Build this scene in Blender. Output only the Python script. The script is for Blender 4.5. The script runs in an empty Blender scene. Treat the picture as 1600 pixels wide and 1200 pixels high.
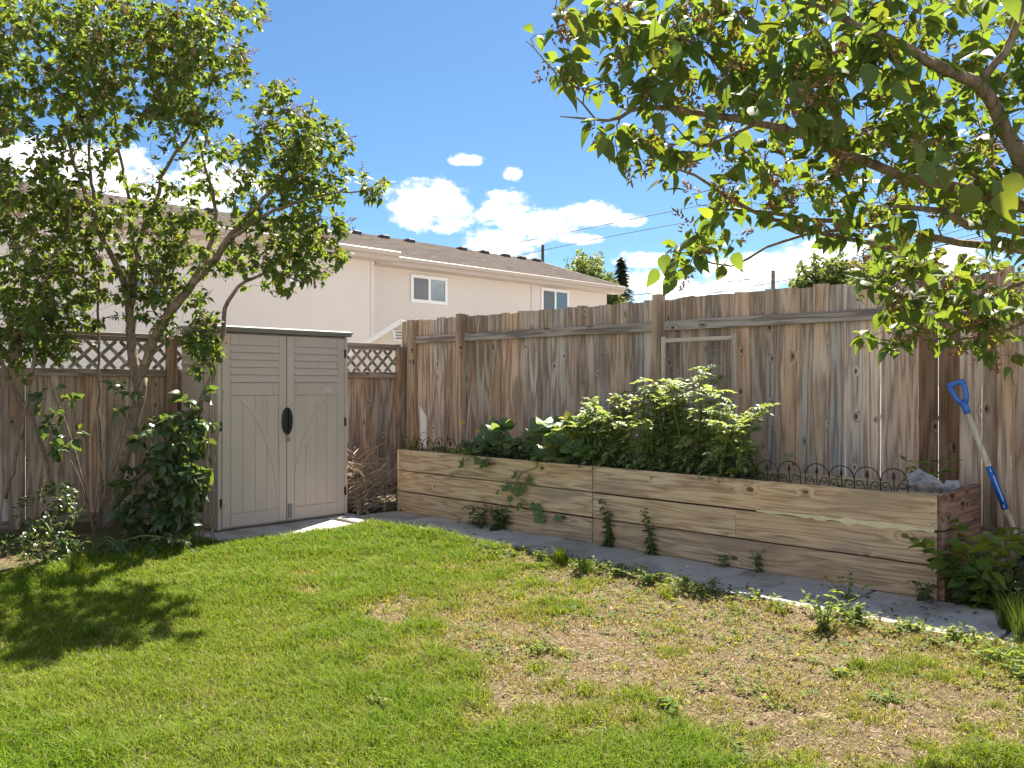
import bpy, math, random
import numpy as np
from mathutils import Vector, Matrix, Quaternion
R = math.radians
random.seed(7); rng = np.random.default_rng(7)
scene = bpy.context.scene
col = scene.collection

# ------------------------------------------------------------------ camera
# yard axes: +X runs along the lattice fence, +Y along the plank fence, origin under the camera
F_PX, EYE = 1330.0, 1.40
RX, RY = 0.699, -0.715          # camera right in yard axes
FX, FY = 0.715, 0.699           # camera forward in yard axes
cd = bpy.data.cameras.new('camera'); cam = bpy.data.objects.new('camera', cd); col.objects.link(cam)
cam.location = (0, 0, EYE); cam.rotation_euler = (R(90), 0, -math.atan2(FX, FY))
cd.sensor_width = 36.0; cd.lens = F_PX / 1600 * 36; cd.clip_start = 0.05; cd.clip_end = 2000
scene.camera = cam

# ------------------------------------------------------------------ light
SUN_TO = Vector((0.70, 0.36, 1.0)).normalized()
SUN_EL = math.asin(SUN_TO.z); SUN_AZ = math.atan2(SUN_TO.x, SUN_TO.y)
sd = bpy.data.lights.new('sun', 'SUN'); sd.energy = 5.0; sd.angle = R(0.53); sd.color = (1.0, 0.93, 0.80)
sun = bpy.data.objects.new('sun', sd); col.objects.link(sun)
sun.rotation_euler = (-SUN_TO).to_track_quat('-Z', 'Y').to_euler(); sun.location = (8, 8, 14)
scene.view_settings.view_transform = 'Standard'; scene.view_settings.look = 'None'
scene.view_settings.exposure = 1.9; scene.view_settings.gamma = 1.0; scene.view_settings.use_curve_mapping = False
SKY_STRENGTH = 0.052

class NT:
    """small node-tree helper"""
    def __init__(s, tree): s.t = tree; s.n = tree.nodes; s.l = tree.links
    def new(s, kind, **kw):
        nd = s.n.new(kind)
        for k, v in kw.items(): setattr(nd, k, v)
        return nd
    def put(s, sock, v):
        if isinstance(v, bpy.types.NodeSocket): s.l.new(v, sock)
        else: sock.default_value = v
    def math(s, op, a, b=0.0, c=None, clamp=False):
        nd = s.new('ShaderNodeMath', operation=op); nd.use_clamp = clamp
        s.put(nd.inputs[0], a); s.put(nd.inputs[1], b)
        if c is not None: s.put(nd.inputs[2], c)
        return nd.outputs[0]
    def vmath(s, op, a, b):
        nd = s.new('ShaderNodeVectorMath', operation=op); s.put(nd.inputs[0], a); s.put(nd.inputs[1], b)
        return nd.outputs[0]
    def noise(s, vec, scale, detail=4, rough=0.55, dist=0.0):
        nd = s.new('ShaderNodeTexNoise'); s.put(nd.inputs['Vector'], vec)
        nd.inputs['Scale'].default_value = scale; nd.inputs['Detail'].default_value = detail
        nd.inputs['Roughness'].default_value = rough; nd.inputs['Distortion'].default_value = dist
        return nd.outputs['Fac']
    def ramp(s, fac, stops, interp='LINEAR'):
        nd = s.new('ShaderNodeValToRGB'); s.put(nd.inputs[0], fac); cr = nd.color_ramp; cr.interpolation = interp
        while len(cr.elements) < len(stops): cr.elements.new(0.5)
        for e, (p, c) in zip(cr.elements, stops):
            e.position = p; e.color = (c, c, c, 1) if not hasattr(c, '__len__') else (*c[:3], 1)
        return nd.outputs[0]
    def mix(s, fac, a, b, mode='MIX'):
        nd = s.new('ShaderNodeMix', data_type='RGBA', blend_type=mode)
        s.put(nd.inputs[0], fac)
        s.put(nd.inputs[6], a if not isinstance(a, tuple) else (*a[:3], 1)); s.put(nd.inputs[7], b if not isinstance(b, tuple) else (*b[:3], 1))
        return nd.outputs[2]
    def smooth(s, v, lo, hi):
        nd = s.new('ShaderNodeMapRange', interpolation_type='SMOOTHSTEP'); s.put(nd.inputs[0], v)
        nd.inputs[1].default_value = lo; nd.inputs[2].default_value = hi
        return nd.outputs[0]

def azel(px, py):
    dx = (px - 800) / F_PX
    return math.atan2(FX, FY) + math.atan(dx), math.atan((600 - py) / F_PX / math.hypot(1, dx))

world = bpy.data.worlds.new('World'); scene.world = world; world.use_nodes = True
W = NT(world.node_tree); W.n.clear()
sky = W.new('ShaderNodeTexSky', sky_type='NISHITA'); sky.sun_disc = False
sky.sun_elevation = SUN_EL; sky.sun_rotation = SUN_AZ; sky.altitude = 400; sky.air_density = 1.0; sky.dust_density = 0.4; sky.ozone_density = 3.0
tc = W.new('ShaderNodeTexCoord'); sep = W.new('ShaderNodeSeparateXYZ'); W.l.new(tc.outputs['Generated'], sep.inputs[0])
az = W.math('ARCTAN2', sep.outputs[0], sep.outputs[1]); el = W.math('ARCSINE', sep.outputs[2])
comb = W.new('ShaderNodeCombineXYZ'); W.l.new(az, comb.inputs[0]); W.put(comb.inputs[1], W.math('MULTIPLY', el, 1.6))
n1 = W.noise(comb.outputs[0], 26, 6, 0.62); n2 = W.noise(comb.outputs[0], 75, 5, 0.6)
wob = W.math('ADD', W.math('MULTIPLY', W.math('SUBTRACT', n1, 0.5), 2.6), W.math('MULTIPLY', W.math('SUBTRACT', n2, 0.5), 1.2))
# clouds standing in the part of the sky that the yard faces
CL = [(672,322,78,44),(790,330,52,33),(842,352,76,30),(920,337,56,22),(975,345,38,12),(785,386,70,34),(690,402,90,18),(905,373,42,10),
      (725,250,32,11),(800,270,19,12),(1010,405,52,16),(1010,440,60,22),(1290,395,80,28),(1190,420,110,30),(1090,456,150,26),
      (340,285,80,36),(110,262,170,46),(250,320,120,30),(1420,420,120,40),(560,420,90,14)]
best = None
for (cx, cy, rx, ry) in CL:
    a0, e0 = azel(cx, cy)
    dx = W.math('DIVIDE', W.math('SUBTRACT', az, a0), rx / F_PX)
    dy = W.math('DIVIDE', W.math('SUBTRACT', el, e0), ry / F_PX)
    d = W.math('SUBTRACT', 1.0, W.math('ADD', W.math('MULTIPLY', dx, dx), W.math('MULTIPLY', dy, dy)))
    best = d if best is None else W.math('MAXIMUM', best, d)
best = W.math('MAXIMUM', best, -1.2)
# unseen clouds round the rest of the sky, added dense to brighten the shade
n3 = W.noise(comb.outputs[0], 5.0, 6, 0.6)
gen = W.math('MULTIPLY', W.math('SUBTRACT', n3, 0.50), 9.0)
facing = W.smooth(W.math('ABSOLUTE', W.math('SUBTRACT', az, math.atan2(FX, FY))), 0.62, 0.85)
low = W.math('SUBTRACT', 1.0, W.smooth(el, 0.75, 1.25))
gen = W.math('SUBTRACT', W.math('MULTIPLY', W.math('MULTIPLY', W.math('ADD', gen, 1.2), facing), low), 1.2)
cm = W.math('ADD', W.math('MAXIMUM', best, gen), wob)
mask = W.smooth(cm, -0.05, 0.95)
shade = W.noise(comb.outputs[0], 40, 4, 0.6)
ccol = W.mix(W.smooth(W.math('ADD', W.math('MULTIPLY', cm, .5), W.math('MULTIPLY', shade, 4.0)), 1.5, 3.6), (5.3, 5.6, 6.2), (21.0, 20.2, 19.2))
skyc = W.mix(mask, W.mix(1.0, sky.outputs[0], (0.47, 0.63, 0.73), 'MULTIPLY'), ccol)
bg = W.new('ShaderNodeBackground'); W.l.new(skyc, bg.inputs[0]); bg.inputs[1].default_value = SKY_STRENGTH
wo = W.new('ShaderNodeOutputWorld'); W.l.new(bg.outputs[0], wo.inputs[0])

# ------------------------------------------------------------------ helpers
def S(r, g, b):
    f = lambda c: (c / 255 / 12.92) if c <= 10.3 else ((c / 255 + 0.055) / 1.055) ** 2.4
    return (f(r), f(g), f(b))
def at(px, py, Z):                                   # pixel + depth -> yard point
    X = (px - 800) / F_PX * Z
    return Vector((RX * X + FX * Z, RY * X + FY * Z, EYE + (600 - py) / F_PX * Z))
def at_ground(px, py, z=0.0): return at(px, py, (EYE - z) * F_PX / (py - 600))
def at_x(px, py, x): return at(px, py, x / (RX * (px - 800) / F_PX + FX))
def at_y(px, py, y): return at(px, py, y / (RY * (px - 800) / F_PX + FY))
def project(x, y, z):
    X = RX * x + RY * y; Z = FX * x + FY * y
    Zs = np.maximum(Z, 0.05)
    return 800 + F_PX * X / Zs, 600 - F_PX * (z - EYE) / Zs, Z

def vnoise(x, y, seed=0):
    xi = np.floor(x).astype(np.int64); yi = np.floor(y).astype(np.int64)
    fx = x - xi; fy = y - yi; fx = fx * fx * (3 - 2 * fx); fy = fy * fy * (3 - 2 * fy)
    def h(a, b):
        v = (a * 374761393 + b * 668265263 + seed * 974634777) & 0xFFFFFFFF
        v = ((v ^ (v >> 13)) * 1274126177) & 0xFFFFFFFF
        return ((v ^ (v >> 16)) & 0xFFFF) / 65535.0
    return (h(xi, yi) * (1 - fx) + h(xi + 1, yi) * fx) * (1 - fy) + (h(xi, yi + 1) * (1 - fx) + h(xi + 1, yi + 1) * fx) * fy
def fbm(x, y, seed=0, oct=4):
    v = 0; a = 0.5; t = 0
    for o in range(oct):
        v = v + a * vnoise(x * 2 ** o, y * 2 ** o, seed + o); t += a; a *= 0.5
    return v / t
def sst(v, lo, hi):
    t = np.clip((v - lo) / (hi - lo), 0, 1); return t * t * (3 - 2 * t)

class MB:
    """collects geometry in yard coordinates"""
    def __init__(s): s.v = []; s.f = []; s.c = []
    def add(s, verts, faces):
        n = len(s.v); s.v += [tuple(p) for p in verts]; s.f += [tuple(i + n for i in f) for f in faces]; return s
    def box(s, lo, hi, jit=0.0):
        x0, y0, z0 = lo; x1, y1, z1 = hi
        vs = [(x0,y0,z0),(x1,y0,z0),(x1,y1,z0),(x0,y1,z0),(x0,y0,z1),(x1,y0,z1),(x1,y1,z1),(x0,y1,z1)]
        if jit: vs = [tuple(c + random.uniform(-jit, jit) for c in v) for v in vs]
        return s.add(vs, [(0,3,2,1),(4,5,6,7),(0,1,5,4),(1,2,6,5),(2,3,7,6),(3,0,4,7)])
    def obox(s, center, ax, ay, az_, hx, hy, hz):    # oriented box
        c = Vector(center); vs = []
        for k in (-1, 1):
            for (i, j) in ((-1,-1),(1,-1),(1,1),(-1,1)): vs.append(c + ax * hx * i + ay * hy * j + az_ * hz * k)
        return s.add(vs, [(0,3,2,1),(4,5,6,7),(0,1,5,4),(1,2,6,5),(2,3,7,6),(3,0,4,7)])
    def bar(s, a, b, w, h, up=Vector((0, 0, 1))):
        a = Vector(a); b = Vector(b); d = b - a; L = d.length; d.normalize()
        x = d.cross(up)
        if x.length < 1e-5: x = Vector((1, 0, 0))
        x.normalize(); u = x.cross(d)
        return s.obox((a + b) / 2, d, x, u, L / 2, w / 2, h / 2)
    def tube(s, pts, rad, n=6, cap=True):
        pts = [Vector(p) for p in pts]; m = len(pts)
        if not hasattr(rad, '__len__'): rad = [rad] * m
        base = len(s.v); ref = None
        for i in range(m):
            d = (pts[min(i + 1, m - 1)] - pts[max(i - 1, 0)])
            d = d.normalized() if d.length > 1e-9 else Vector((0, 0, 1))
            if ref is None: ref = d.orthogonal().normalized()
            ref = ref - d * ref.dot(d)
            ref = ref.normalized() if ref.length > 1e-6 else d.orthogonal().normalized()
            q = d.cross(ref)
            for k in range(n):
                a = 2 * math.pi * k / n; s.v.append(tuple(pts[i] + (ref * math.cos(a) + q * math.sin(a)) * rad[i]))
        for i in range(m - 1):
            for k in range(n):
                k2 = (k + 1) % n; s.f.append((base + i * n + k, base + i * n + k2, base + (i + 1) * n + k2, base + (i + 1) * n + k))
        if cap:
            s.f.append(tuple(base + k for k in reversed(range(n)))); s.f.append(tuple(base + (m - 1) * n + k for k in range(n)))
        return s
    def prism(s, poly, off):                         # polygon (list of Vectors) extruded by off
        n = len(poly); off = Vector(off); vs = [Vector(p) for p in poly] + [Vector(p) + off for p in poly]
        return s.add(vs, [tuple(range(n))[::-1], tuple(range(n, 2 * n))] + [(i, (i + 1) % n, n + (i + 1) % n, n + i) for i in range(n)])

WLOC = {}
def tag(o, label=None, cat=None, group=None, kind=None):
    for k, v in (('label', label), ('category', cat), ('group', group), ('kind', kind)):
        if v: o[k] = v
    return o
def root(name, loc, label, cat, group=None):
    o = bpy.data.objects.new(name, None); col.objects.link(o); o.location = loc; o.empty_display_size = 0.1
    WLOC[o.name] = Vector(loc); return tag(o, label, cat, group)
def link(o, parent, w):
    col.objects.link(o); WLOC[o.name] = Vector(w)
    if parent is not None: o.parent = parent; o.location = Vector(w) - WLOC[parent.name]
    else: o.location = w
    return o
def build(name, mb, mat, parent=None, origin=None, smooth=False, tint=None, bevel=0.0, label=None):
    v = np.array(mb.v, dtype=float)
    if origin is None:
        lo = v.min(0); hi = v.max(0); origin = ((lo[0] + hi[0]) / 2, (lo[1] + hi[1]) / 2, lo[2])
    me = bpy.data.meshes.new(name); me.from_pydata([tuple(p) for p in v - np.array(origin)], [], mb.f); me.update()
    me.materials.append(mat)
    if smooth: me.polygons.foreach_set('use_smooth', np.ones(len(me.polygons), bool))
    if mb.c:
        at_ = me.color_attributes.new('tint', 'FLOAT_COLOR', 'POINT'); at_.data.foreach_set('color', np.array(mb.c, np.float32).ravel())
    o = bpy.data.objects.new(name, me); link(o, parent, origin)
    if tint is not None: o.color = (*tint, 1)
    if bevel:
        b = o.modifiers.new('bevel', 'BEVEL'); b.width = bevel; b.segments = 1; b.limit_method = 'ANGLE'
    if label: o['label'] = label
    return o
def np_mesh(name, verts, faces, mat, parent=None, origin=(0, 0, 0), tints=None, smooth=False):
    """verts (N,3), faces (M,k) of one polygon size"""
    verts = np.asarray(verts, np.float32) - np.array(origin, np.float32)
    faces = np.asarray(faces, np.int32); m, k = faces.shape
    me = bpy.data.meshes.new(name); me.vertices.add(len(verts)); me.vertices.foreach_set('co', verts.ravel())
    me.loops.add(m * k); me.loops.foreach_set('vertex_index', faces.ravel())
    me.polygons.add(m); me.polygons.foreach_set('loop_start', np.arange(0, m * k, k, dtype=np.int32))
    me.update(calc_edges=True); me.validate()
    if smooth: me.polygons.foreach_set('use_smooth', np.ones(m, bool))
    if tints is not None:
        t = np.ones((len(verts), 4), np.float32); t[:, :3] = tints
        a = me.color_attributes.new('tint', 'FLOAT_COLOR', 'POINT'); a.data.foreach_set('color', t.ravel())
    me.materials.append(mat)
    o = bpy.data.objects.new(name, me); return link(o, parent, origin)

# ------------------------------------------------------------------ materials
def mat(name):
    m = bpy.data.materials.new(name); m.use_nodes = True; T = NT(m.node_tree); T.n.clear()
    out = T.new('ShaderNodeOutputMaterial'); p = T.new('ShaderNodeBsdfPrincipled'); T.l.new(p.outputs[0], out.inputs[0])
    T.out = out; return m, T, p
def set_bump(T, p, h, strength=0.3, dist=0.01):
    b = T.new('ShaderNodeBump'); b.inputs['Strength'].default_value = strength; b.inputs['Distance'].default_value = dist
    T.put(b.inputs['Height'], h); T.l.new(b.outputs[0], p.inputs['Normal'])
def local_coords(T, rnd=37.0):
    c = T.new('ShaderNodeTexCoord'); oi = T.new('ShaderNodeObjectInfo')
    off = T.new('ShaderNodeCombineXYZ'); T.put(off.inputs[0], T.math('MULTIPLY', oi.outputs['Random'], rnd)); T.put(off.inputs[1], T.math('MULTIPLY', oi.outputs['Random'], rnd * 1.7)); T.put(off.inputs[2], T.math('MULTIPLY', oi.outputs['Random'], rnd * 2.3))
    return T.vmath('ADD', c.outputs['Object'], off.outputs[0]), oi
def plain(name, c, rough=0.6, metal=0.0, var=0.12, scale=12, bump=0.0, bscale=80, spec=0.4):
    m, T, p = mat(name); v, oi = local_coords(T)
    n = T.noise(v, scale, 5, 0.6)
    dark = tuple(x * (1 - var) for x in c); lite = tuple(min(1, x * (1 + var)) for x in c)
    T.l.new(T.mix(n, dark, lite), p.inputs['Base Color'])
    p.inputs['Roughness'].default_value = rough; p.inputs['Metallic'].default_value = metal; p.inputs['Specular IOR Level'].default_value = spec
    if bump: set_bump(T, p, T.noise(v, bscale, 4), bump, 0.004)
    return m
def wood(name, axis, dark, mid, lite, grey=(0.25, 0.235, 0.23), greyamt=0.5, knots=0.5, rough=0.85, fine=1.0, stain=None, ksize=.05, kscale=7.0):
    m, T, p = mat(name); v, oi = local_coords(T)
    def scaled(along, across):
        mp = T.new('ShaderNodeMapping'); T.put(mp.inputs[0], v); sc = [across] * 3; sc[axis] = along
        mp.inputs['Scale'].default_value = sc; return mp.outputs[0]
    # knots: rare cells, slightly stretched along the grain
    sx_ = T.new('ShaderNodeSeparateXYZ'); T.put(sx_.inputs[0], v); oth = [k for k in (0, 1, 2) if k != axis]
    cb = T.new('ShaderNodeCombineXYZ'); T.put(cb.inputs[0], T.math('MULTIPLY', T.math('ADD', sx_.outputs[oth[0]], sx_.outputs[oth[1]]), kscale)); T.put(cb.inputs[1], T.math('MULTIPLY', sx_.outputs[axis], kscale * .62))
    vor = T.new('ShaderNodeTexVoronoi', voronoi_dimensions='2D'); T.put(vor.inputs['Vector'], cb.outputs[0]); vor.inputs['Scale'].default_value = 1.0
    keep = T.new('ShaderNodeSeparateColor'); T.l.new(vor.outputs['Color'], keep.inputs[0])
    thr = T.math('MULTIPLY', T.math('LESS_THAN', keep.outputs[0], knots), T.math('ADD', T.math('MULTIPLY', keep.outputs[1], ksize * 1.3), ksize))
    kn = T.math('SUBTRACT', 1.0, T.smooth(T.math('SUBTRACT', vor.outputs['Distance'], thr), -0.012, 0.03), clamp=True)
    halo = T.math('SUBTRACT', 1.0, T.smooth(T.math('SUBTRACT', vor.outputs['Distance'], T.math('MULTIPLY', thr, 2.6)), -0.06, 0.08), clamp=True)
    kill = T.math('LESS_THAN', keep.outputs[0], knots)
    kn = T.math('MULTIPLY', kn, kill); halo = T.math('MULTIPLY', halo, kill)
    # rings bend round the knots
    low = T.noise(scaled(0.55, 7.0), 1.0, 3, 0.5)
    band = T.math('ADD', T.math('MULTIPLY', low, 7.0 * fine), T.math('MULTIPLY', halo, 0.7))
    ring = T.math('ABSOLUTE', T.math('SUBTRACT', T.math('FRACT', band), 0.5))
    ring = T.math('MULTIPLY', ring, 2.0)
    fineg = T.noise(scaled(2.2, 150.0), 1.0, 5, 0.65)
    g = T.math('ADD', T.math('ADD', T.math('MULTIPLY', ring, 0.40), T.math('MULTIPLY', T.smooth(fineg, .25, .75), 0.38)), T.math('MULTIPLY', T.noise(scaled(5.0, 420.0), 1.0, 3, .6), 0.24))
    c = T.ramp(g, [(0.22, tuple(x * .85 for x in dark)), (0.5, mid), (0.80, lite)])
    blot = T.noise(scaled(0.9, 3.5), 1.0, 4, 0.6)
    gm = T.math('MULTIPLY', T.smooth(blot, 0.36, 0.66), greyamt)
    gcol = T.mix(T.smooth(g, .28, .72), tuple(x * 0.52 for x in grey), tuple(min(1, x * 1.35) for x in grey))
    c = T.mix(gm, c, gcol)
    if stain:
        c = T.mix(T.math('MULTIPLY', T.smooth(T.noise(scaled(0.7, 1.8), 1.3, 4), 0.52, 0.72), 0.75), c, stain)
    c = T.mix(T.math('MULTIPLY', kn, 0.85), c, tuple(x * 0.22 for x in dark))
    c = T.mix(1.0, c, oi.outputs['Color'], 'MULTIPLY')
    T.l.new(c, p.inputs['Base Color']); p.inputs['Roughness'].default_value = rough; p.inputs['Specular IOR Level'].default_value = 0.25
    set_bump(T, p, T.math('SUBTRACT', g, T.math('MULTIPLY', kn, 0.8)), 0.8, 0.004)
    return m
def leafy(name, c1, c2, back=None, trans=0.42, tcol=(0.42, 0.58, 0.06), rough=0.42, spec=0.45, vein=True):
    m, T, p = mat(name)
    a = T.new('ShaderNodeVertexColor', layer_name='tint'); v, oi = local_coords(T)
    n = T.noise(v, 22, 3)
    c = T.mix(n, c1, c2); c = T.mix(1.0, c, a.outputs[0], 'MULTIPLY')
    T.l.new(c, p.inputs['Base Color']); p.inputs['Roughness'].default_value = rough; p.inputs['Specular IOR Level'].default_value = spec
    tr = T.new('ShaderNodeBsdfTranslucent'); tcn = T.mix(1.0, T.mix(n, tuple(x * 0.8 for x in tcol), tcol), a.outputs[0], 'MULTIPLY'); T.l.new(tcn, tr.inputs[0])
    mx = T.new('ShaderNodeMixShader'); mx.inputs[0].default_value = trans
    T.l.new(p.outputs[0], mx.inputs[1]); T.l.new(tr.outputs[0], mx.inputs[2]); T.l.new(mx.outputs[0], T.out.inputs[0])
    if vein: set_bump(T, p, T.noise(v, 90, 3), 0.25, 0.003)
    return m
def bark(name, c1, c2):
    m, T, p = mat(name); v, oi = local_coords(T)
    mp = T.new('ShaderNodeMapping'); T.put(mp.inputs[0], v); mp.inputs['Scale'].default_value = (1, 1, 0.3)
    n = T.noise(mp.outputs[0], 55, 6, 0.7); n2 = T.noise(v, 7, 4)
    c = T.mix(T.smooth(n, 0.3, 0.7), c1, c2); c = T.mix(T.math('MULTIPLY', T.smooth(n2, 0.5, 0.7), 0.45), c, (0.34, 0.29, 0.235))
    T.l.new(c, p.inputs['Base Color']); p.inputs['Roughness'].default_value = 0.9; set_bump(T, p, n, 0.8, 0.008); return m

M = {}
cedar = dict(dark=(0.27, 0.175, 0.115), mid=(0.47, 0.35, 0.26), lite=(0.60, 0.47, 0.36), grey=(0.47, 0.41, 0.37), greyamt=0.75, knots=0.2, ksize=.035, stain=(.20, .15, .12))
for ax, k in ((0, 'x'), (1, 'y'), (2, 'z')):
    M['cedar_' + k] = wood('weathered_cedar_' + k, ax, **cedar)
    M['greywood_' + k] = wood('grey_weathered_wood_' + k, ax, dark=(0.16, 0.125, 0.10), mid=(0.32, 0.265, 0.225), lite=(0.45, 0.385, 0.335), grey=(0.38, 0.34, 0.32), greyamt=0.7, knots=0.2)
    M['bedwood_' + k] = wood('pine_bed_board_' + k, ax, dark=(0.46, 0.29, 0.155), mid=(0.65, 0.46, 0.28), lite=(0.76, 0.565, 0.365), grey=(0.55, 0.45, 0.36), greyamt=0.45, knots=0.22, fine=1.5, ksize=.042, kscale=5.0, stain=(.34, .26, .20))
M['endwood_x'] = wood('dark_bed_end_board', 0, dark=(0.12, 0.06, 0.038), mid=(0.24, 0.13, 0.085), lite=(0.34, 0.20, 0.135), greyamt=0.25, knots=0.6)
M['pale_z'] = wood('pale_trim_wood', 2, dark=(0.42, 0.34, 0.26), mid=(0.55, 0.46, 0.36), lite=(0.66, 0.57, 0.46), greyamt=0.15, knots=0.1)
M['pale_y'] = wood('pale_trim_wood_y', 1, dark=(0.42, 0.34, 0.26), mid=(0.55, 0.46, 0.36), lite=(0.66, 0.57, 0.46), greyamt=0.15, knots=0.1)
M['white_board'] = plain('white_painted_board', (0.72, 0.71, 0.69), 0.6, var=0.08)
M['shaft'] = wood('ash_tool_shaft', 2, dark=(0.42, 0.34, 0.23), mid=(0.58, 0.50, 0.37), lite=(0.68, 0.60, 0.47), greyamt=0.3, knots=0.05)
def resin_mat():
    m, T, p = mat('taupe_resin'); v, oi = local_coords(T)
    mp = T.new('ShaderNodeMapping'); T.put(mp.inputs[0], v); mp.inputs['Scale'].default_value = (6, 6, .7)
    n = T.noise(v, 2.5, 6, .65); st = T.noise(mp.outputs[0], 2.0, 5, .65); sp_ = T.noise(v, 55, 4, .7); gr = T.noise(scaled_z(T, v), 1.0, 3, .6)
    c = T.mix(n, (0.49, 0.395, 0.35), (0.58, 0.475, 0.425)); c = T.mix(T.math('MULTIPLY', T.smooth(st, .54, .74), .38), c, (0.33, 0.27, 0.23))
    c = T.mix(T.math('MULTIPLY', T.smooth(sp_, .63, .76), .35), c, (0.25, 0.20, 0.165))
    T.l.new(c, p.inputs['Base Color']); p.inputs['Roughness'].default_value = .55; p.inputs['Specular IOR Level'].default_value = .35
    set_bump(T, p, gr, .35, .003); return m
def scaled_z(T, v):
    mp = T.new('ShaderNodeMapping'); T.put(mp.inputs[0], v); mp.inputs['Scale'].default_value = (180, 180, 9); return mp.outputs[0]
M['resin'] = resin_mat()
M['resin_pale'] = plain('pale_resin', (0.58, 0.51, 0.45), 0.55, var=0.06, scale=3, bump=0.12, bscale=160)
M['resin_roof'] = plain('grey_resin_roof', (0.22, 0.20, 0.19), 0.5, var=0.15, scale=6, bump=0.2)
M['black_plastic'] = plain('black_plastic', (0.018, 0.018, 0.018), 0.4, var=0.1)
M['iron'] = plain('black_iron', (0.022, 0.02, 0.019), 0.5, metal=0.3, var=0.4, scale=30)
M['wire'] = plain('galvanised_wire', (0.32, 0.32, 0.32), 0.45, metal=0.8, var=0.1)
M['blue_plastic'] = plain('blue_plastic', S(62, 112, 190), 0.35, var=0.05)
M['blue_sticker'] = plain('blue_sticker', S(20, 95, 175), 0.35, var=0.05)
M['sticker_white'] = plain('white_print', (0.75, 0.78, 0.8), 0.4, var=0.05)
M['brass'] = plain('brass_lock', (0.5, 0.42, 0.25), 0.35, metal=0.9, var=0.1)
M['stain'] = plain('dried_yellow_stain', (0.70, 0.60, 0.36), 0.8, var=.35, scale=45)
M['white_vinyl'] = plain('white_vinyl', (0.78, 0.78, 0.77), 0.45, var=0.04)
M['asphalt_vent'] = plain('dark_roof_vent', (0.055, 0.05, 0.05), 0.7, var=0.1)
M['gutter'] = plain('tan_gutter', (0.46, 0.39, 0.33), 0.5, var=0.06)
M['cable'] = plain('black_cable', (0.03, 0.03, 0.035), 0.6)
M['pole_wood'] = plain('utility_pole_wood', (0.14, 0.11, 0.09), 0.9, var=0.25)
M['cream_shed'] = plain('cream_siding', (0.62, 0.58, 0.50), 0.6, var=0.04)

def stucco_mat():
    m, T, p = mat('cream_stucco'); c = T.new('ShaderNodeTexCoord').outputs['Object']
    n = T.noise(c, 0.5, 4); n2 = T.noise(c, 14, 5, 0.7)
    cc = T.mix(n, (0.635, 0.58, 0.53), (0.705, 0.645, 0.59)); cc = T.mix(T.math('MULTIPLY', n2, 0.45), cc, (0.54, 0.485, 0.44))
    T.l.new(cc, p.inputs['Base Color']); p.inputs['Roughness'].default_value = 0.95; set_bump(T, p, n2, 0.5, 0.03); return m
M['stucco'] = stucco_mat()
def shingle_mat():
    m, T, p = mat('asphalt_shingles'); c = T.new('ShaderNodeTexCoord').outputs['Object']
    br = T.new('ShaderNodeTexBrick'); T.put(br.inputs['Vector'], c); br.inputs['Scale'].default_value = 1.0
    br.inputs['Brick Width'].default_value = 0.32; br.inputs['Row Height'].default_value = 0.14; br.inputs['Mortar Size'].default_value = 0.006
    br.inputs['Color1'].default_value = (0.045, 0.036, 0.032, 1); br.inputs['Color2'].default_value = (0.105, 0.085, 0.075, 1); br.inputs['Mortar'].default_value = (0.04, 0.033, 0.03, 1)
    n = T.noise(c, 3.0, 5, 0.7); cc = T.mix(T.math('MULTIPLY', n, 0.5), br.outputs[0], (0.085, 0.07, 0.062))
    T.l.new(cc, p.inputs['Base Color']); p.inputs['Roughness'].default_value = 1.0; p.inputs['Specular IOR Level'].default_value = 0.05; set_bump(T, p, br.outputs['Fac'], 0.6, -0.02); return m
M['shingle'] = shingle_mat()
def glass_mat(name, c, rough=0.06):
    m, T, p = mat(name); p.inputs['Base Color'].default_value = (*c, 1); p.inputs['Roughness'].default_value = rough
    p.inputs['Specular IOR Level'].default_value = 1.0; p.inputs['Coat Weight'].default_value = 0.6; p.inputs['Coat Roughness'].default_value = 0.03; return m
M['glass'] = glass_mat('window_glass', (0.10, 0.15, 0.17)); M['screen'] = glass_mat('screened_glass', (0.055, 0.065, 0.07), 0.4)
def concrete_mat():
    m, T, p = mat('worn_concrete'); v, oi = local_coords(T)
    n = T.noise(v, 5, 6, 0.65); n2 = T.noise(v, 70, 4, 0.7); n3 = T.noise(v, 2.2, 3)
    c = T.mix(n, (0.37, 0.345, 0.325), (0.55, 0.515, 0.485)); c = T.mix(T.math('MULTIPLY', T.smooth(n3, 0.48, 0.66), 0.75), c, (0.27, 0.235, 0.20))
    ck = T.new('ShaderNodeTexVoronoi', feature='DISTANCE_TO_EDGE'); T.put(ck.inputs['Vector'], T.vmath('ADD', v, T.vmath('MULTIPLY', T.new('ShaderNodeTexNoise').outputs['Color'], (.3, .3, .3)))); ck.inputs['Scale'].default_value = .9
    c = T.mix(T.math('MULTIPLY', T.math('SUBTRACT', 1.0, T.smooth(ck.outputs['Distance'], .001, .006)), .7), c, (0.09, 0.075, 0.06))
    c = T.mix(T.math('MULTIPLY', T.smooth(n2, 0.6, 0.75), 0.4), c, (0.17, 0.16, 0.15)); c = T.mix(1.0, c, oi.outputs['Color'], 'MULTIPLY')
    T.l.new(c, p.inputs['Base Color']); p.inputs['Roughness'].default_value = 0.9; set_bump(T, p, n2, 0.4, 0.004); return m
M['concrete'] = concrete_mat()
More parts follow.
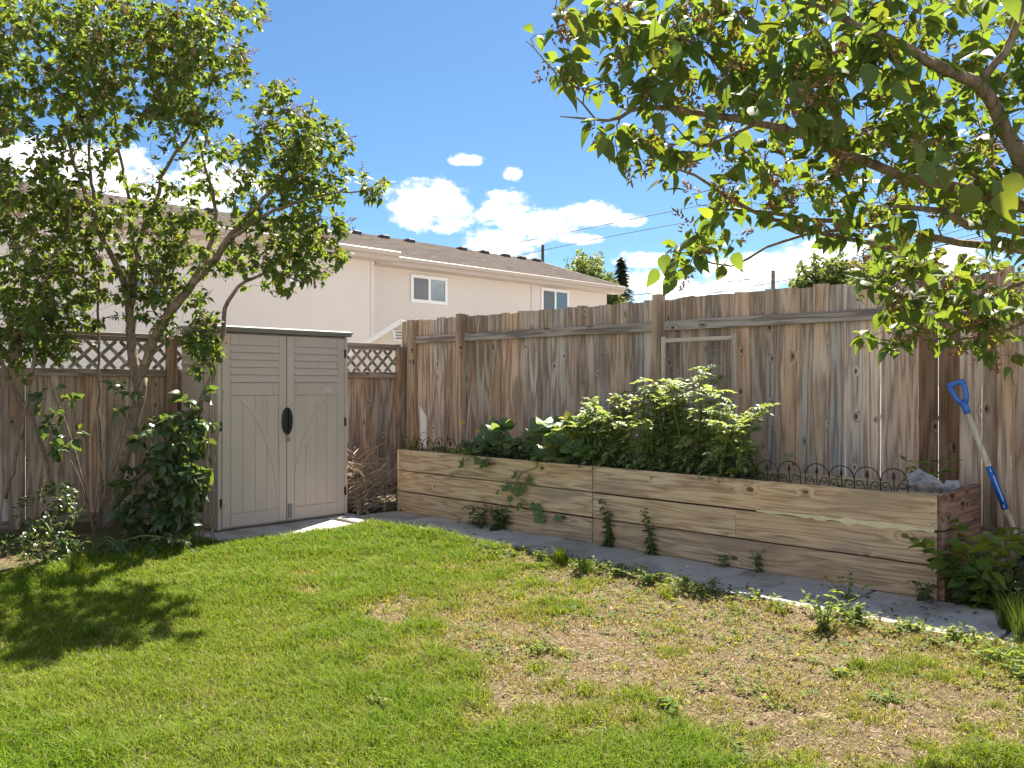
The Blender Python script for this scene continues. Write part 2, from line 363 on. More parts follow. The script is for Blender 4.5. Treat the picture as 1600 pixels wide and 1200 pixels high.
def rock_mat(name, a, b, c3):
    m, T, p = mat(name); v, oi = local_coords(T)
    n = T.noise(v, 14, 6, 0.7, 0.4); n2 = T.noise(v, 60, 4, 0.7)
    c = T.ramp(n, [(0.3, a), (0.5, b), (0.7, c3)]); c = T.mix(T.math('MULTIPLY', T.smooth(n2, 0.55, 0.7), 0.5), c, a)
    T.l.new(c, p.inputs['Base Color']); p.inputs['Roughness'].default_value = 0.85; set_bump(T, p, n, 0.6, 0.02); return m
M['rock'] = rock_mat('speckled_granite', (0.07, 0.06, 0.055), (0.36, 0.325, 0.295), (0.62, 0.565, 0.51))
M['rock_pale'] = rock_mat('pale_stone', (0.24, 0.225, 0.21), (0.50, 0.475, 0.45), (0.66, 0.63, 0.60))
def ground_mat():
    m, T, p = mat('lawn_soil'); c = T.new('ShaderNodeTexCoord').outputs['Object']
    a = T.new('ShaderNodeVertexColor', layer_name='tint')
    n = T.noise(c, 9, 6, 0.7); n2 = T.noise(c, 60, 5, 0.75); n3 = T.noise(c, 240, 3, 0.7)
    soil = T.ramp(T.math('ADD', T.math('MULTIPLY', n, 0.5), T.math('MULTIPLY', n2, 0.5)), [(0.36, (0.07, 0.045, 0.03)), (0.5, (0.18, 0.13, 0.078)), (0.66, (0.32, 0.25, 0.15))])
    soil = T.mix(T.math('MULTIPLY', T.smooth(n3, 0.5, 0.7), 0.5), soil, (0.33, 0.265, 0.18))
    turf = T.mix(n2, (0.08, 0.09, 0.03), (0.19, 0.18, 0.075))
    sp = T.new('ShaderNodeSeparateColor'); T.l.new(a.outputs[0], sp.inputs[0])
    cc = T.mix(sp.outputs[0], turf, soil)
    far = T.mix(n, (0.30, 0.275, 0.245), (0.42, 0.385, 0.35))  # ground outside the yard, made pale gravel for more bounce light
    cc = T.mix(sp.outputs[1], cc, far)
    T.l.new(cc, p.inputs['Base Color']); p.inputs['Roughness'].default_value = 1.0; p.inputs['Specular IOR Level'].default_value = 0.1
    set_bump(T, p, T.math('ADD', n2, T.math('MULTIPLY', n3, 0.5)), 0.9, 0.02); return m
M['ground'] = ground_mat()
M['soil'] = plain('dark_garden_soil', (0.055, 0.04, 0.03), 1.0, var=0.5, scale=40, bump=0.9, bscale=60, spec=0.1)
M['lilac'] = leafy('lilac_leaf', (0.042, 0.076, 0.026), (0.078, 0.120, 0.036), trans=0.32, tcol=(0.30, 0.42, 0.045), rough=.55, spec=.28)
M['dark_leaf'] = leafy('dark_glossy_leaf', (0.040, 0.068, 0.034), (0.07, 0.105, 0.045), trans=0.22, tcol=(0.22, 0.34, 0.05), rough=0.36)
M['tomato'] = leafy('tomato_leaf', (0.135, 0.195, 0.09), (0.205, 0.27, 0.125), trans=0.34, tcol=(0.42, 0.51, 0.11), rough=0.5, spec=.35)
M['squash'] = leafy('squash_leaf', (0.07, 0.12, 0.06), (0.12, 0.175, 0.09), trans=0.28, tcol=(0.34, 0.46, 0.09), rough=0.55)
M['weed'] = leafy('weed_leaf', (0.070, 0.120, 0.026), (0.11, 0.170, 0.038), trans=0.36, tcol=(0.34, 0.43, 0.05), rough=0.65, spec=.18)
M['grass'] = leafy('grass_blade', (0.88, 0.88, 0.88), (1.0, 1.0, 1.0), trans=0.42, tcol=(1.0, 1.0, 0.35), rough=0.7, spec=0.12, vein=False)
M['seed'] = leafy('dried_seed_head', (0.20, 0.12, 0.07), (0.34, 0.22, 0.13), trans=0.15, tcol=(0.35, 0.2, 0.1), rough=0.9)
M['stem'] = leafy('green_stem', (0.14, 0.17, 0.05), (0.20, 0.23, 0.08), trans=0.1, rough=0.6)
M['flower'] = leafy('yellow_flower', (0.75, 0.55, 0.05), (0.85, 0.65, 0.08), trans=0.3, tcol=(0.9, 0.7, 0.05), rough=0.6)
M['bark'] = bark('lilac_bark', (0.09, 0.062, 0.042), (0.30, 0.215, 0.145))
M['twig'] = bark('dry_twig', (0.18, 0.125, 0.085), (0.46, 0.35, 0.25))
M['litter'] = leafy('dry_litter', (0.9, 0.9, 0.9), (1, 1, 1), trans=0.05, tcol=(0.5, 0.4, 0.3), rough=0.95, spec=0.1, vein=False)
M['far_leaf'] = leafy('far_tree_leaf', (0.05, 0.085, 0.03), (0.10, 0.14, 0.045), trans=0.3, tcol=(0.36, 0.42, 0.08), vein=False)
M['far_conifer'] = leafy('spruce_needles', (0.04, 0.06, 0.04), (0.07, 0.095, 0.06), trans=0.1, tcol=(0.15, 0.2, 0.08), vein=False)

# ------------------------------------------------------------------ ground
PATH_X0, PATH_X1 = 5.05, 5.80
BED_X0, BED_X1, BED_Y0, BED_Y1, BED_H = 5.80, 6.56, 1.86, 7.40, 0.67
FB_X, FA_Y = 6.68, 8.45                     # board planes of plank fence and lattice fence
def gz(x, y):
    z = 0.030 * (fbm(x * 1.3, y * 1.3, 3) - 0.5) + 0.018 * (fbm(x * 7, y * 7, 9, 3) - 0.5)
    z = z + 0.115 * sst(y, 7.1, 7.9) * (1 - sst(x, 3.1, 3.6)) 
    ed = PATH_X0 + 0.10 * (fbm(x * 3, y * 3, 77) - .45)
    z = z + 0.022 * sst(x, PATH_X0 - 0.5, PATH_X0 - 0.05)
    inp = sst(x, ed, ed + 0.05) * (1 - sst(y, 7.9, 8.1))
    z = z * (1 - inp) + (-0.05) * inp
    pad = sst(x, 3.45, 3.6) * sst(y, 6.93, 7.02)
    return z * (1 - pad) + (-0.05) * pad
def bare(x, y):
    px, py, Z = project(x, y, np.zeros_like(x))
    d = ((px - 1080) / 480) ** 2 + ((py - 995) / 135) ** 2
    b = 1.16 - d * 0.78
    d2 = ((px - 1330) / 300) ** 2 + ((py - 1090) / 120) ** 2
    b = np.maximum(b, 0.92 - d2 * 0.85)
    b = b + 2.0 * (fbm(x * 3.2, y * 3.2, 21) - 0.5) + 1.4 * (fbm(x * 11, y * 11, 5, 3) - 0.5)
    b = np.clip(b, 0, 1) * 1.0
    for (cx, cy, rx, ry, k) in ((635,887,40,5,.8),(520,1012,38,9,1),(480,925,36,8,.7),(700,888,30,5,.7),(585,875,30,4,.6),(650,960,60,12,.4),(700,1000,70,16,.45),
                                (330,1085,26,7,.5),(160,1000,40,10,.3),(470,900,28,5,.6),(780,1095,70,22,.35),(1120,1120,60,18,.8),(860,1080,50,14,.5),(620,1060,40,9,.35),(740,925,80,14,.55)):
        b = np.maximum(b, k * np.exp(-(((px - cx) / rx) ** 2 + ((py - cy) / ry) ** 2)) * (0.55 + 0.9 * fbm(x * 9, y * 9, 31, 3)))
    return np.clip(b, 0, 1)
gx = np.concatenate([[-600, -200, -60, -20, -8, -4], np.arange(-2, 6.9, 0.04), [7.2, 8, 10, 14, 20, 30, 60, 200, 600]])
gy = np.concatenate([[-600, -200, -60, -20, -8, -4], np.arange(-2, 8.8, 0.04), [9.2, 10, 12, 16, 24, 40, 80, 200, 600]])
GX, GY = np.meshgrid(gx, gy, indexing='ij'); nx, ny = GX.shape
inside = ((GX > -2.1) & (GX < 6.95) & (GY > -2.1) & (GY < 8.85))
GZ = np.where(inside, gz(GX, GY), -0.02)
GB = np.where(inside, bare(GX, GY), 0.0)
planting = sst(GY, 7.0, 7.5) * (GX < 6.9) ; GB = np.maximum(GB, planting * inside)
GB = np.maximum(GB, inside * sst(GX, PATH_X0 - 0.05, PATH_X0))
idx = np.arange(nx * ny).reshape(nx, ny)
quads = np.stack([idx[:-1, :-1], idx[1:, :-1], idx[1:, 1:], idx[:-1, 1:]], -1).reshape(-1, 4)
gt = np.zeros((nx * ny, 3)); gt[:, 0] = GB.ravel(); gt[:, 1] = (~inside).ravel()
ground = np_mesh('ground', np.stack([GX, GY, GZ], -1).reshape(-1, 3), quads, M['ground'], tints=gt, smooth=True)
tag(ground, 'lawn ground with patches of bare brown soil', 'ground', kind='structure')

# path of concrete slabs along the raised bed
path = bpy.data.objects.new('path', None); col.objects.link(path); path.location = (5.4, 4.0, 0); WLOC['path'] = Vector((5.4, 4.0, 0))
tag(path, 'shaded concrete slab path between the lawn and the raised bed', 'path', kind='structure')
y = 0.44; i = 0
while y < 7.4:
    y1 = min(y + 0.912, 7.45)
    mb = MB(); mb.box((PATH_X0 + random.uniform(-.02, .02), y + 0.010, -0.06), (PATH_X1 + 0.03, y1 - 0.010, 0.014 + random.uniform(-.006, .006)), 0.003)
    build('slab', mb, M['concrete'], path, tint=[random.uniform(.82, 1.12)] * 3, bevel=0.008); y += 0.912; i += 1
padroot = bpy.data.objects.new('patio', None); col.objects.link(padroot); padroot.location = (4.5, 7.2, 0); WLOC['patio'] = Vector((4.5, 7.2, 0))
tag(padroot, 'cracked concrete pad in front of the resin shed', 'patio', kind='structure')
for (a, b, c, d) in ((3.60, 4.40, 6.98, 8.38), (4.41, 4.96, 6.95, 8.38), (4.97, 5.34, 7.47, 8.38)):
    mb = MB(); mb.box((a, c, -0.06), (b, d, 0.010 + random.uniform(-.006, .006)), 0.004); build('slab', mb, M['concrete'], padroot, tint=[random.uniform(.92, 1.06)] * 3, bevel=0.008)

# ------------------------------------------------------------------ leaf templates
def strip_leaf(wfun, n=5, fold=0.35, curl=0.25, tip=1.0):
    """leaf of length 1 along +Y, width from wfun(t); returns verts, quads"""
    v = []; f = []
    for i in range(n + 1):
        t = i / n; w = wfun(t); z = -curl * t * t
        for s_ in (-1, 0, 1): v.append((s_ * w * math.cos(fold), t, z + abs(s_) * w * math.sin(fold)))
    for i in range(n):
        for k in (0, 1):
            a = i * 3 + k; f.append((a, a + 1, a + 4, a + 3))
    return np.array(v, float), np.array(f, int)
HEART = lambda t: [0.16, 0.36, 0.385, 0.30, 0.15, 0.0][min(5, int(round(t * 5)))]
OVAL = lambda t: [0.03, 0.20, 0.29, 0.26, 0.15, 0.0][min(5, int(round(t * 5)))]
LANCE = lambda t: [0.02, 0.10, 0.13, 0.10, 0.0][min(4, int(round(t * 4)))]
LEAF = {'heart': [strip_leaf(HEART, 5, f, c) for f, c in ((0.25, 0.15), (0.5, 0.3), (0.1, 0.45), (0.65, 0.1), (0.9, 0.5), (0.35, 0.65), (-.25, .3))],
        'oval': [strip_leaf(OVAL, 5, f, c) for f, c in ((0.25, 0.25), (0.45, 0.1), (0.1, 0.5))],
        'lance': [strip_leaf(LANCE, 4, f, c) for f, c in ((0.3, 0.4), (0.2, 0.1))]}
def squash_leaf(seed, cup=0.18):
    r_ = random.Random(seed); v = [(0, 0.0, 0.0)]; f = []; n = 26
    for ring, k in ((1, 0.5), (2, 1.0)):
        for i in range(n):
            a = math.pi * 2 * i / n; ph = a - math.pi / 2
            lob = 0.88 + 0.10 * math.cos(5 * ph) + 0.05 * math.cos(15 * ph + r_.random())
            if abs(((ph - math.pi) + math.pi) % (2 * math.pi) - math.pi) < 0.35: lob *= 0.45
            rr = 0.55 * k * lob
            v.append((math.cos(a) * rr, math.sin(a) * rr + 0.12, cup * k * k * (0.6 + 0.5 * math.cos(5 * ph)) - 0.05 * k + r_.uniform(-.02, .02)))
    for i in range(n):
        j = (i + 1) % n; f.append((0, 1 + i, 1 + j, 1 + j)); f.append((1 + i, 1 + n + i, 1 + n + j, 1 + j))
    return np.array(v), f
def compound_leaf(seed, pairs=3):
    """tomato leaf along +Y: stalk with paired, lobed, drooping leaflets"""
    r_ = random.Random(seed); V = []; Fc = []
    def addl(pos, ang, L, roll):
        pts = []; ws = [0.04, 0.26, 0.20, 0.30, 0.18, 0.12, 0.0]
        for i, w in enumerate(ws):
            t = i / (len(ws) - 1)
            for s_ in (-1, 0, 1): pts.append((s_ * w * (1 + r_.uniform(-.2, .2)), t, -0.35 * t * t + abs(s_) * w * roll))
        P = np.array(pts) * L; ca, sa = math.cos(ang), math.sin(ang)
        Q = np.stack([P[:, 0] * ca - P[:, 1] * sa, P[:, 0] * sa + P[:, 1] * ca, P[:, 2]], 1) + np.array(pos)
        n = len(V); V.extend(Q.tolist())
        for i in range(len(ws) - 1):
            for k in (0, 1): a = n + i * 3 + k; Fc.append((a, a + 1, a + 4, a + 3))
    def zc(t): return -0.45 * t * t + 0.12 * t
    n0 = 7
    for i in range(n0 + 1):
        t = i / n0; V.extend([(-0.010, t * 0.72, zc(t)), (0.010, t * 0.72, zc(t))])
    for i in range(n0): Fc.append((2 * i, 2 * i + 1, 2 * i + 3, 2 * i + 2))
    for k in range(pairs):
        t = 0.28 + 0.68 * k / pairs
        for s_ in (-1, 1): addl((0, t * 0.72, zc(t)), s_ * -r_.uniform(0.9, 1.35), r_.uniform(.24, .36), r_.uniform(.1, .6))
    addl((0, 0.72, zc(1)), r_.uniform(-.3, .3), r_.uniform(.34, .42), r_.uniform(.2, .5))
    return np.array(V), Fc
def tri_quads(f): return np.array([list(q) if len(set(q)) == 4 else list(q) for q in f], int)

TEMPL = {}
def leaf_mesh(name, v, f, material, tint, key):
    """one shared mesh per (shape, tint)"""
    if key in TEMPL: return TEMPL[key]
    me = bpy.data.meshes.new(name)
    faces = [tuple(dict.fromkeys(q)) for q in (f.tolist() if hasattr(f, 'tolist') else f)]
    me.from_pydata([tuple(p) for p in v], [], faces); me.update(); me.materials.append(material)
    me.polygons.foreach_set('use_smooth', np.ones(len(me.polygons), bool))
    a = me.color_attributes.new('tint', 'FLOAT_COLOR', 'POINT'); a.data.foreach_set('color', np.tile(np.array([*tint, 1], np.float32), len(v)))
    TEMPL[key] = me; return me
def frame(d, up=Vector((0, 0, 1)), roll=0.0):
    """rotation taking +Y to d and +Z near up"""
    d = Vector(d).normalized(); x = d.cross(up)
    if x.length < 1e-4: x = Vector((1, 0, 0))
    x.normalize(); z = x.cross(d); m = Matrix((x, d, z)).transposed()
    return m @ Matrix.Rotation(roll, 3, 'Y')
def tint_mix(kind='green'):
    k = random.random(); b = random.uniform(0.72, 1.28)
    if k < 0.12: return (1.35 * b, 1.12 * b, 0.8 * b)
    if k < 0.3: return (0.8 * b, 0.88 * b, 1.05 * b)
    return (b, b, b * random.uniform(.85, 1.1))
TINTS = [tint_mix() for _ in range(7)]
class Leaves:
    """leaf placements of one plant; the ones that show largest become parts, the rest one foliage mesh"""
    def __init__(s): s.items = []
    def add(s, p, d, size, shape='heart', roll=None, up=Vector((0, 0, 1))):
        roll = random.uniform(-0.9, 0.9) if roll is None else roll
        s.items.append((Vector(p), frame(d, up, roll), size, shape, random.randrange(7), random.randrange(7)))
    def emit(s, parent, material, single=300, name='leaf', rest='foliage', key='k'):
        it = s.items
        def score(q):
            px, py, Z = project(q[0].x, q[0].y, q[0].z)
            vis = 0 < px < 1600 and 0 < py < 1200
            return (q[2] / max(Z, .3)) * (1 if vis else 0.1) * (0.8 + 0.2 * random.random())
        it = sorted(it, key=lambda q: -float(score(q)))
        w = WLOC[parent.name]
        for q in it[:single]:
            sh = LEAF[q[3]]; v, f = sh[q[4] % len(sh)]
            me = leaf_mesh(name, v, f, material, TINTS[q[5]], (key, q[3], q[4] % len(sh), q[5]))
            o = bpy.data.objects.new(name, me); col.objects.link(o); o.parent = parent
            o.matrix_local = Matrix.Translation(q[0] - w) @ q[1].to_4x4() @ Matrix.Scale(q[2], 4)
        V = []; Fq = []; T = []; n = 0
        for q in it[single:]:
            sh = LEAF[q[3]]; v, f = sh[q[4] % len(sh)]
            V.append(v @ np.array(q[1]).T * q[2] + np.array(q[0])); Fq.append(f + n); n += len(v)
            T.append(np.tile(np.array(TINTS[q[5]]) * random.uniform(.85, 1.15), (len(v), 1)))
        if V:
            o = np_mesh(rest, np.concatenate(V), np.concatenate(Fq), material, parent, tuple(w), np.concatenate(T), True); o['kind'] = 'stuff'

def seed_panicles(spots, parent, material, size=0.11):
    """dried lilac panicles: small capsules on a branching stalk"""
    V = []; Fq = []; T = []; n = 0
    base = np.array([(-.5, 0, 0), (0, 0, .5), (.5, 0, 0), (0, 0, -.5), (0, 1, 0)], float) * [0.009, 0.021, 0.009]
    for (p, d, sc) in spots:
        d = Vector(d).normalized(); m = random.randint(16, 30)
        for k in range(m):
            t = k / m; out = Vector((random.gauss(0, 1), random.gauss(0, 1), random.gauss(0, 1))).normalized()
            c = Vector(p) + d * (t * size * sc) + out * (0.032 * sc * (1.05 - t))
            fr = np.array(frame((out + d * 0.8), roll=random.uniform(0, 6)))
            V.append(base @ fr.T * sc + np.array(c)); Fq.append(np.array([(0, 1, 4, 4), (1, 2, 4, 4), (2, 3, 4, 4), (3, 0, 4, 4)]) + n); n += 5
            T.append(np.tile(np.array([1, .9, .8]) * random.uniform(.5, 1.5), (5, 1)))
    if not V: return
    F3 = np.concatenate(Fq)[:, :3]
    o = np_mesh('seed_heads', np.concatenate(V), F3, material, parent, tuple(WLOC[parent.name]), np.concatenate(T)); o['kind'] = 'stuff'

def smooth_path(ctrl, step=0.08, jit=0.0):
    """Catmull-Rom through (point, radius) controls"""
    P = [Vector(c[0]) for c in ctrl]; Rr = [c[1] for c in ctrl]; out = []
    for i in range(len(P) - 1):
        p0 = P[max(i - 1, 0)]; p1 = P[i]; p2 = P[i + 1]; p3 = P[min(i + 2, len(P) - 1)]
        n = max(2, int((p2 - p1).length / step))
        for k in range(n):
            t = k / n
            q = 0.5 * ((2 * p1) + (p2 - p0) * t + (2 * p0 - 5 * p1 + 4 * p2 - p3) * t * t + (3 * p1 - p0 - 3 * p2 + p3) * t ** 3)
            if jit: q = q + Vector((random.gauss(0, jit), random.gauss(0, jit), random.gauss(0, jit)))
            out.append((q, (Rr[i] * (1 - t) + Rr[i + 1] * t) * random.uniform(.96, 1.05)))
    out.append((P[-1], Rr[-1])); return out
def grow(stems, targets, tw):
    """twigs from the nearest wood to every target point; returns (tips, paths)"""
    npos = []; nrad = []; ndir = []
    for s_ in stems:
        for i in range(len(s_)):
            a = s_[max(0, i - 1)][0]; b = s_[min(len(s_) - 1, i + 1)][0]
            npos.append(s_[i][0]); nrad.append(s_[i][1]); ndir.append((b - a).normalized())
    A = np.array([tuple(p) for p in npos]); T = np.array([tuple(t) for t in targets])
    d0 = np.array([np.min(np.linalg.norm(A - t, axis=1)) for t in T]); order = np.argsort(d0); tips = []
    for oi in order:
        t = Vector(T[oi]); D = np.linalg.norm(A - T[oi], axis=1); j = int(np.argmin(D + 0.15 * (A[:, 2] > T[oi][2] + 0.1)))
        p = npos[j]; L = float(D[j])
        if L < 0.03: continue
        n = max(3, int(L / 0.07)); c = p + ndir[j] * (L * 0.45) + Vector((0, 0, L * 0.10)); pts = []; rr = []
        r0 = min(nrad[j] * 0.75, 0.0035 + 0.011 * L); r1 = 0.0018
        for k in range(n + 1):
            u = k / n; q = p * (1 - u) ** 2 + c * (2 * u * (1 - u)) + t * u * u
            if 0 < k < n: q = q + Vector((random.gauss(0, .008), random.gauss(0, .008), random.gauss(0, .008)))
            pts.append(q); rr.append(r0 * (1 - u) + r1 * u)
        tw.tube(pts, rr, 4 if r0 < .008 else 5, False)
        for k in range(1, n + 1):
            npos.append(pts[k]); nrad.append(rr[k]); ndir.append((pts[k] - pts[k - 1]).normalized())
        A = np.concatenate([A, np.array([tuple(q) for q in pts[1:]])]); tips.append(pts)
    return tips
def dress(tips, L, size, shape='heart', per=(6, 11), span=0.26, droop=0.5):
    for pts in tips:
        n = random.randint(*per); acc = 0; seg = []
        for a, b in zip(reversed(pts[:-1]), reversed(pts[1:])):
            seg.append((b, (b - a).normalized())); acc += (b - a).length
            if acc > span: break
        for k in range(n):
            q, d = seg[min(len(seg) - 1, int(abs(random.gauss(0, .5)) * len(seg)))]
            side = Vector((random.gauss(0, 1), random.gauss(0, 1), random.gauss(0, .6))); side = (side - d * side.dot(d))
            ld = side.normalized() + d * random.uniform(.1, .8) + Vector((0, 0, -random.uniform(0, droop)))
            sz = size * random.uniform(.42, 1.25)
            L.add(q + ld.normalized() * sz * 0.18, ld, sz, shape)

# ------------------------------------------------------------------ plank fence (behind the raised bed)
fb = root('plank_fence', (FB_X, 4.0, 0), 'tall weathered cedar plank fence running behind the raised bed', 'fence')
def board_mesh(x0, x1, y0, y1, z0, z1):
    mb = MB(); n = 5; b = random.uniform(-.006, .006); tw_ = random.uniform(-.004, .004); sl = random.uniform(-.006, .006)
    vs = []
    for i in range(n + 1):
        t = i / n; z = z0 + (z1 - z0) * t; o = b * math.sin(math.pi * t)
        for (xx, yy, k) in ((x0, y0, -1), (x1, y0, -1), (x1, y1, 1), (x0, y1, 1)):
            vs.append((xx + o + k * tw_ * t, yy, z + (sl * k if i == n else 0)))
    fs = [(0, 3, 2, 1), tuple(4 * n + k for k in range(4))]
    for i in range(n):
        for k in range(4): k2 = (k + 1) % 4; fs.append((4 * i + k, 4 * i + k2, 4 * i + 4 + k2, 4 * i + 4 + k))
    return mb.add(vs, fs)
def shade_of(a=0.72, b=1.18):
    k = random.uniform(a, b); w = random.uniform(-.07, .07); return (k * (1 + w), k, k * (1 - w))
y = 8.46; i = 0
while y > 0.30:
    w = random.uniform(.128, .142); right = max(0, min(1, (4.6 - y) / 1.5))
    gap = random.choice([0.001, 0.002, 0.003]) * (1 - right) + random.choice([0.002, 0.003, 0.004, 0.009]) * right
    z1 = 2.185 + random.uniform(-.012, .012) + (0.016 if 3 < y < 4.5 else 0)
    t = shade_of(.76, 1.22); hue = random.choice([(1.08, .98, .88), (.95, .97, 1.02), (1, 1, 1), (1.05, .96, .92)]); t = tuple(a_ * b_ for a_, b_ in zip(t, hue))
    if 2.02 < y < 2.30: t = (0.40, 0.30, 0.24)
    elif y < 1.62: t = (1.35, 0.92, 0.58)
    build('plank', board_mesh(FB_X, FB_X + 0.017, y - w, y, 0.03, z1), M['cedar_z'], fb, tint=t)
    y -= w + gap; i += 1
for yc, zt in ((8.20, 2.19), (7.31, 2.215), (4.57, 2.235), (1.68, 2.22)):
    mb = MB(); mb.box((FB_X - 0.092, yc - 0.045, -0.1), (FB_X - 0.003, yc + 0.045, zt)); build('post', mb, M['cedar_z'], fb, tint=(1.0, .9, .8), bevel=.004)
for a, b in ((8.155, 7.355), (7.265, 4.615), (4.525, 1.725), (1.635, 0.3)):
    for z0 in (1.895, 0.30):
        mb = MB(); mb.box((FB_X - 0.042, b, z0), (FB_X - 0.003, a, z0 + 0.089)); build('rail', mb, M['greywood_y'], fb, tint=shade_of(.9, 1.05), bevel=.005)

# ------------------------------------------------------------------ lattice-topped fence (left and behind the shed)
fa = root('lattice_fence', (3.0, FA_Y, 0), 'brown board fence with diagonal lattice top behind the shed and lilac', 'fence')
x = -1.2
while x < 6.56:
    w = random.uniform(.132, .142); t = shade_of(.85, 1.15); t = (t[0] * .90, t[1] * .84, t[2] * .78)
    mb = MB(); bz = random.uniform(-.004, .004)
    mb.box((x, FA_Y + bz, 0.06), (x + w, FA_Y + 0.016 + bz, 1.51), 0.002); build('plank', mb, M['cedar_z'], fa, tint=t)
    x += w + random.choice([.001, .002, .005])
posts = (-0.55, 0.90, 2.31, 3.71, 5.15, 6.60)
for xc in posts:
    mb = MB(); mb.box((xc - .045, FA_Y - .095, -.1), (xc + .045, FA_Y - .006, 1.86)); build('post', mb, M['cedar_z'], fa, tint=(.75, .66, .58), bevel=.004)
for a, b in zip(posts[:-1], posts[1:]):
    a += .046; b -= .046
    mb = MB(); mb.box((a, FA_Y - .046, 1.475), (b, FA_Y - .007, 1.545)); build('rail', mb, M['greywood_x'], fa, tint=(.85, .78, .72), bevel=.004)
    mb = MB(); mb.box((a, FA_Y - .048, .03), (b, FA_Y - .012, .19)); build('kick_board', mb, M['greywood_x'], fa, tint=(.7, .6, .52), bevel=.004)
    mb = MB(); mb.box((a, FA_Y - .044, 1.812), (b, FA_Y - .010, 1.858)); build('lattice_rail', mb, M['greywood_x'], fa, tint=(.85, .78, .74), bevel=.003)
    z0, z1 = 1.547, 1.811; h = z1 - z0; sp = 0.155; n = int((b - a + h) / sp) + 1
    for s_ in (1, -1):
        for k in range(n):
            u0 = a - h + sp * k + 0.05; u1 = u0 + h            # runs from (u0,z0) to (u1,z1) or mirrored
            ta = max(0.0, (a - u0) / h); tb = min(1.0, (b - u0) / h)
            if tb - ta < 0.12: continue
            pa = (u0 + h * ta, ta); pb = (u0 + h * tb, tb)
            za, zb = ((z0 + h * pa[1], z0 + h * pb[1]) if s_ > 0 else (z1 - h * pa[1], z1 - h * pb[1]))
            yy = FA_Y - .020 - .0075 * s_
            mb = MB(); mb.bar((pa[0], yy, za), (pb[0], yy, zb), 0.007, 0.034, Vector((0, 0, 1))); build('lattice_strip', mb, M['greywood_x'], fa, tint=shade_of(.6, .95))
mb = MB(); mb.box((-1.2, FA_Y - .075, 1.863), (6.60, FA_Y + .03, 1.892)); build('cap_rail', mb, M['greywood_x'], fa, tint=(.95, .92, .9), bevel=.004)

# ------------------------------------------------------------------ resin shed
SX0, SX1, SY0, SY1, SH = 3.785, 5.245, 7.565, 8.33, 1.955
sh = root('storage_shed', ((SX0 + SX1) / 2, (SY0 + SY1) / 2, 0.01), 'taupe resin storage shed with double doors against the lattice fence', 'shed')
fr = MB()
fr.box((SX0, SY0 + .035, .015), (SX1, SY1, SH - .06))
build('body', fr, M['resin'], sh, bevel=.006)
side = build('side_panel', MB().box((SX0 - .014, SY0 + .06, .05), (SX0 - .002, SY1 - .03, 1.50)), M['resin'], sh, bevel=.004)
for k in range(5):
    z0 = 1.512 + k * .078
    mb = MB(); mb.add([(SX0 - .002, SY0 + .06, z0), (SX0 - .022, SY0 + .06, z0), (SX0 - .002, SY0 + .06, z0 + .074), (SX0 - .002, SY1 - .03, z0), (SX0 - .022, SY1 - .03, z0), (SX0 - .002, SY1 - .03, z0 + .074)],
                      [(0, 1, 2), (3, 5, 4), (0, 3, 4, 1), (1, 4, 5, 2), (0, 2, 5, 3)]); build('siding_strip', mb, M['resin_pale'], sh)
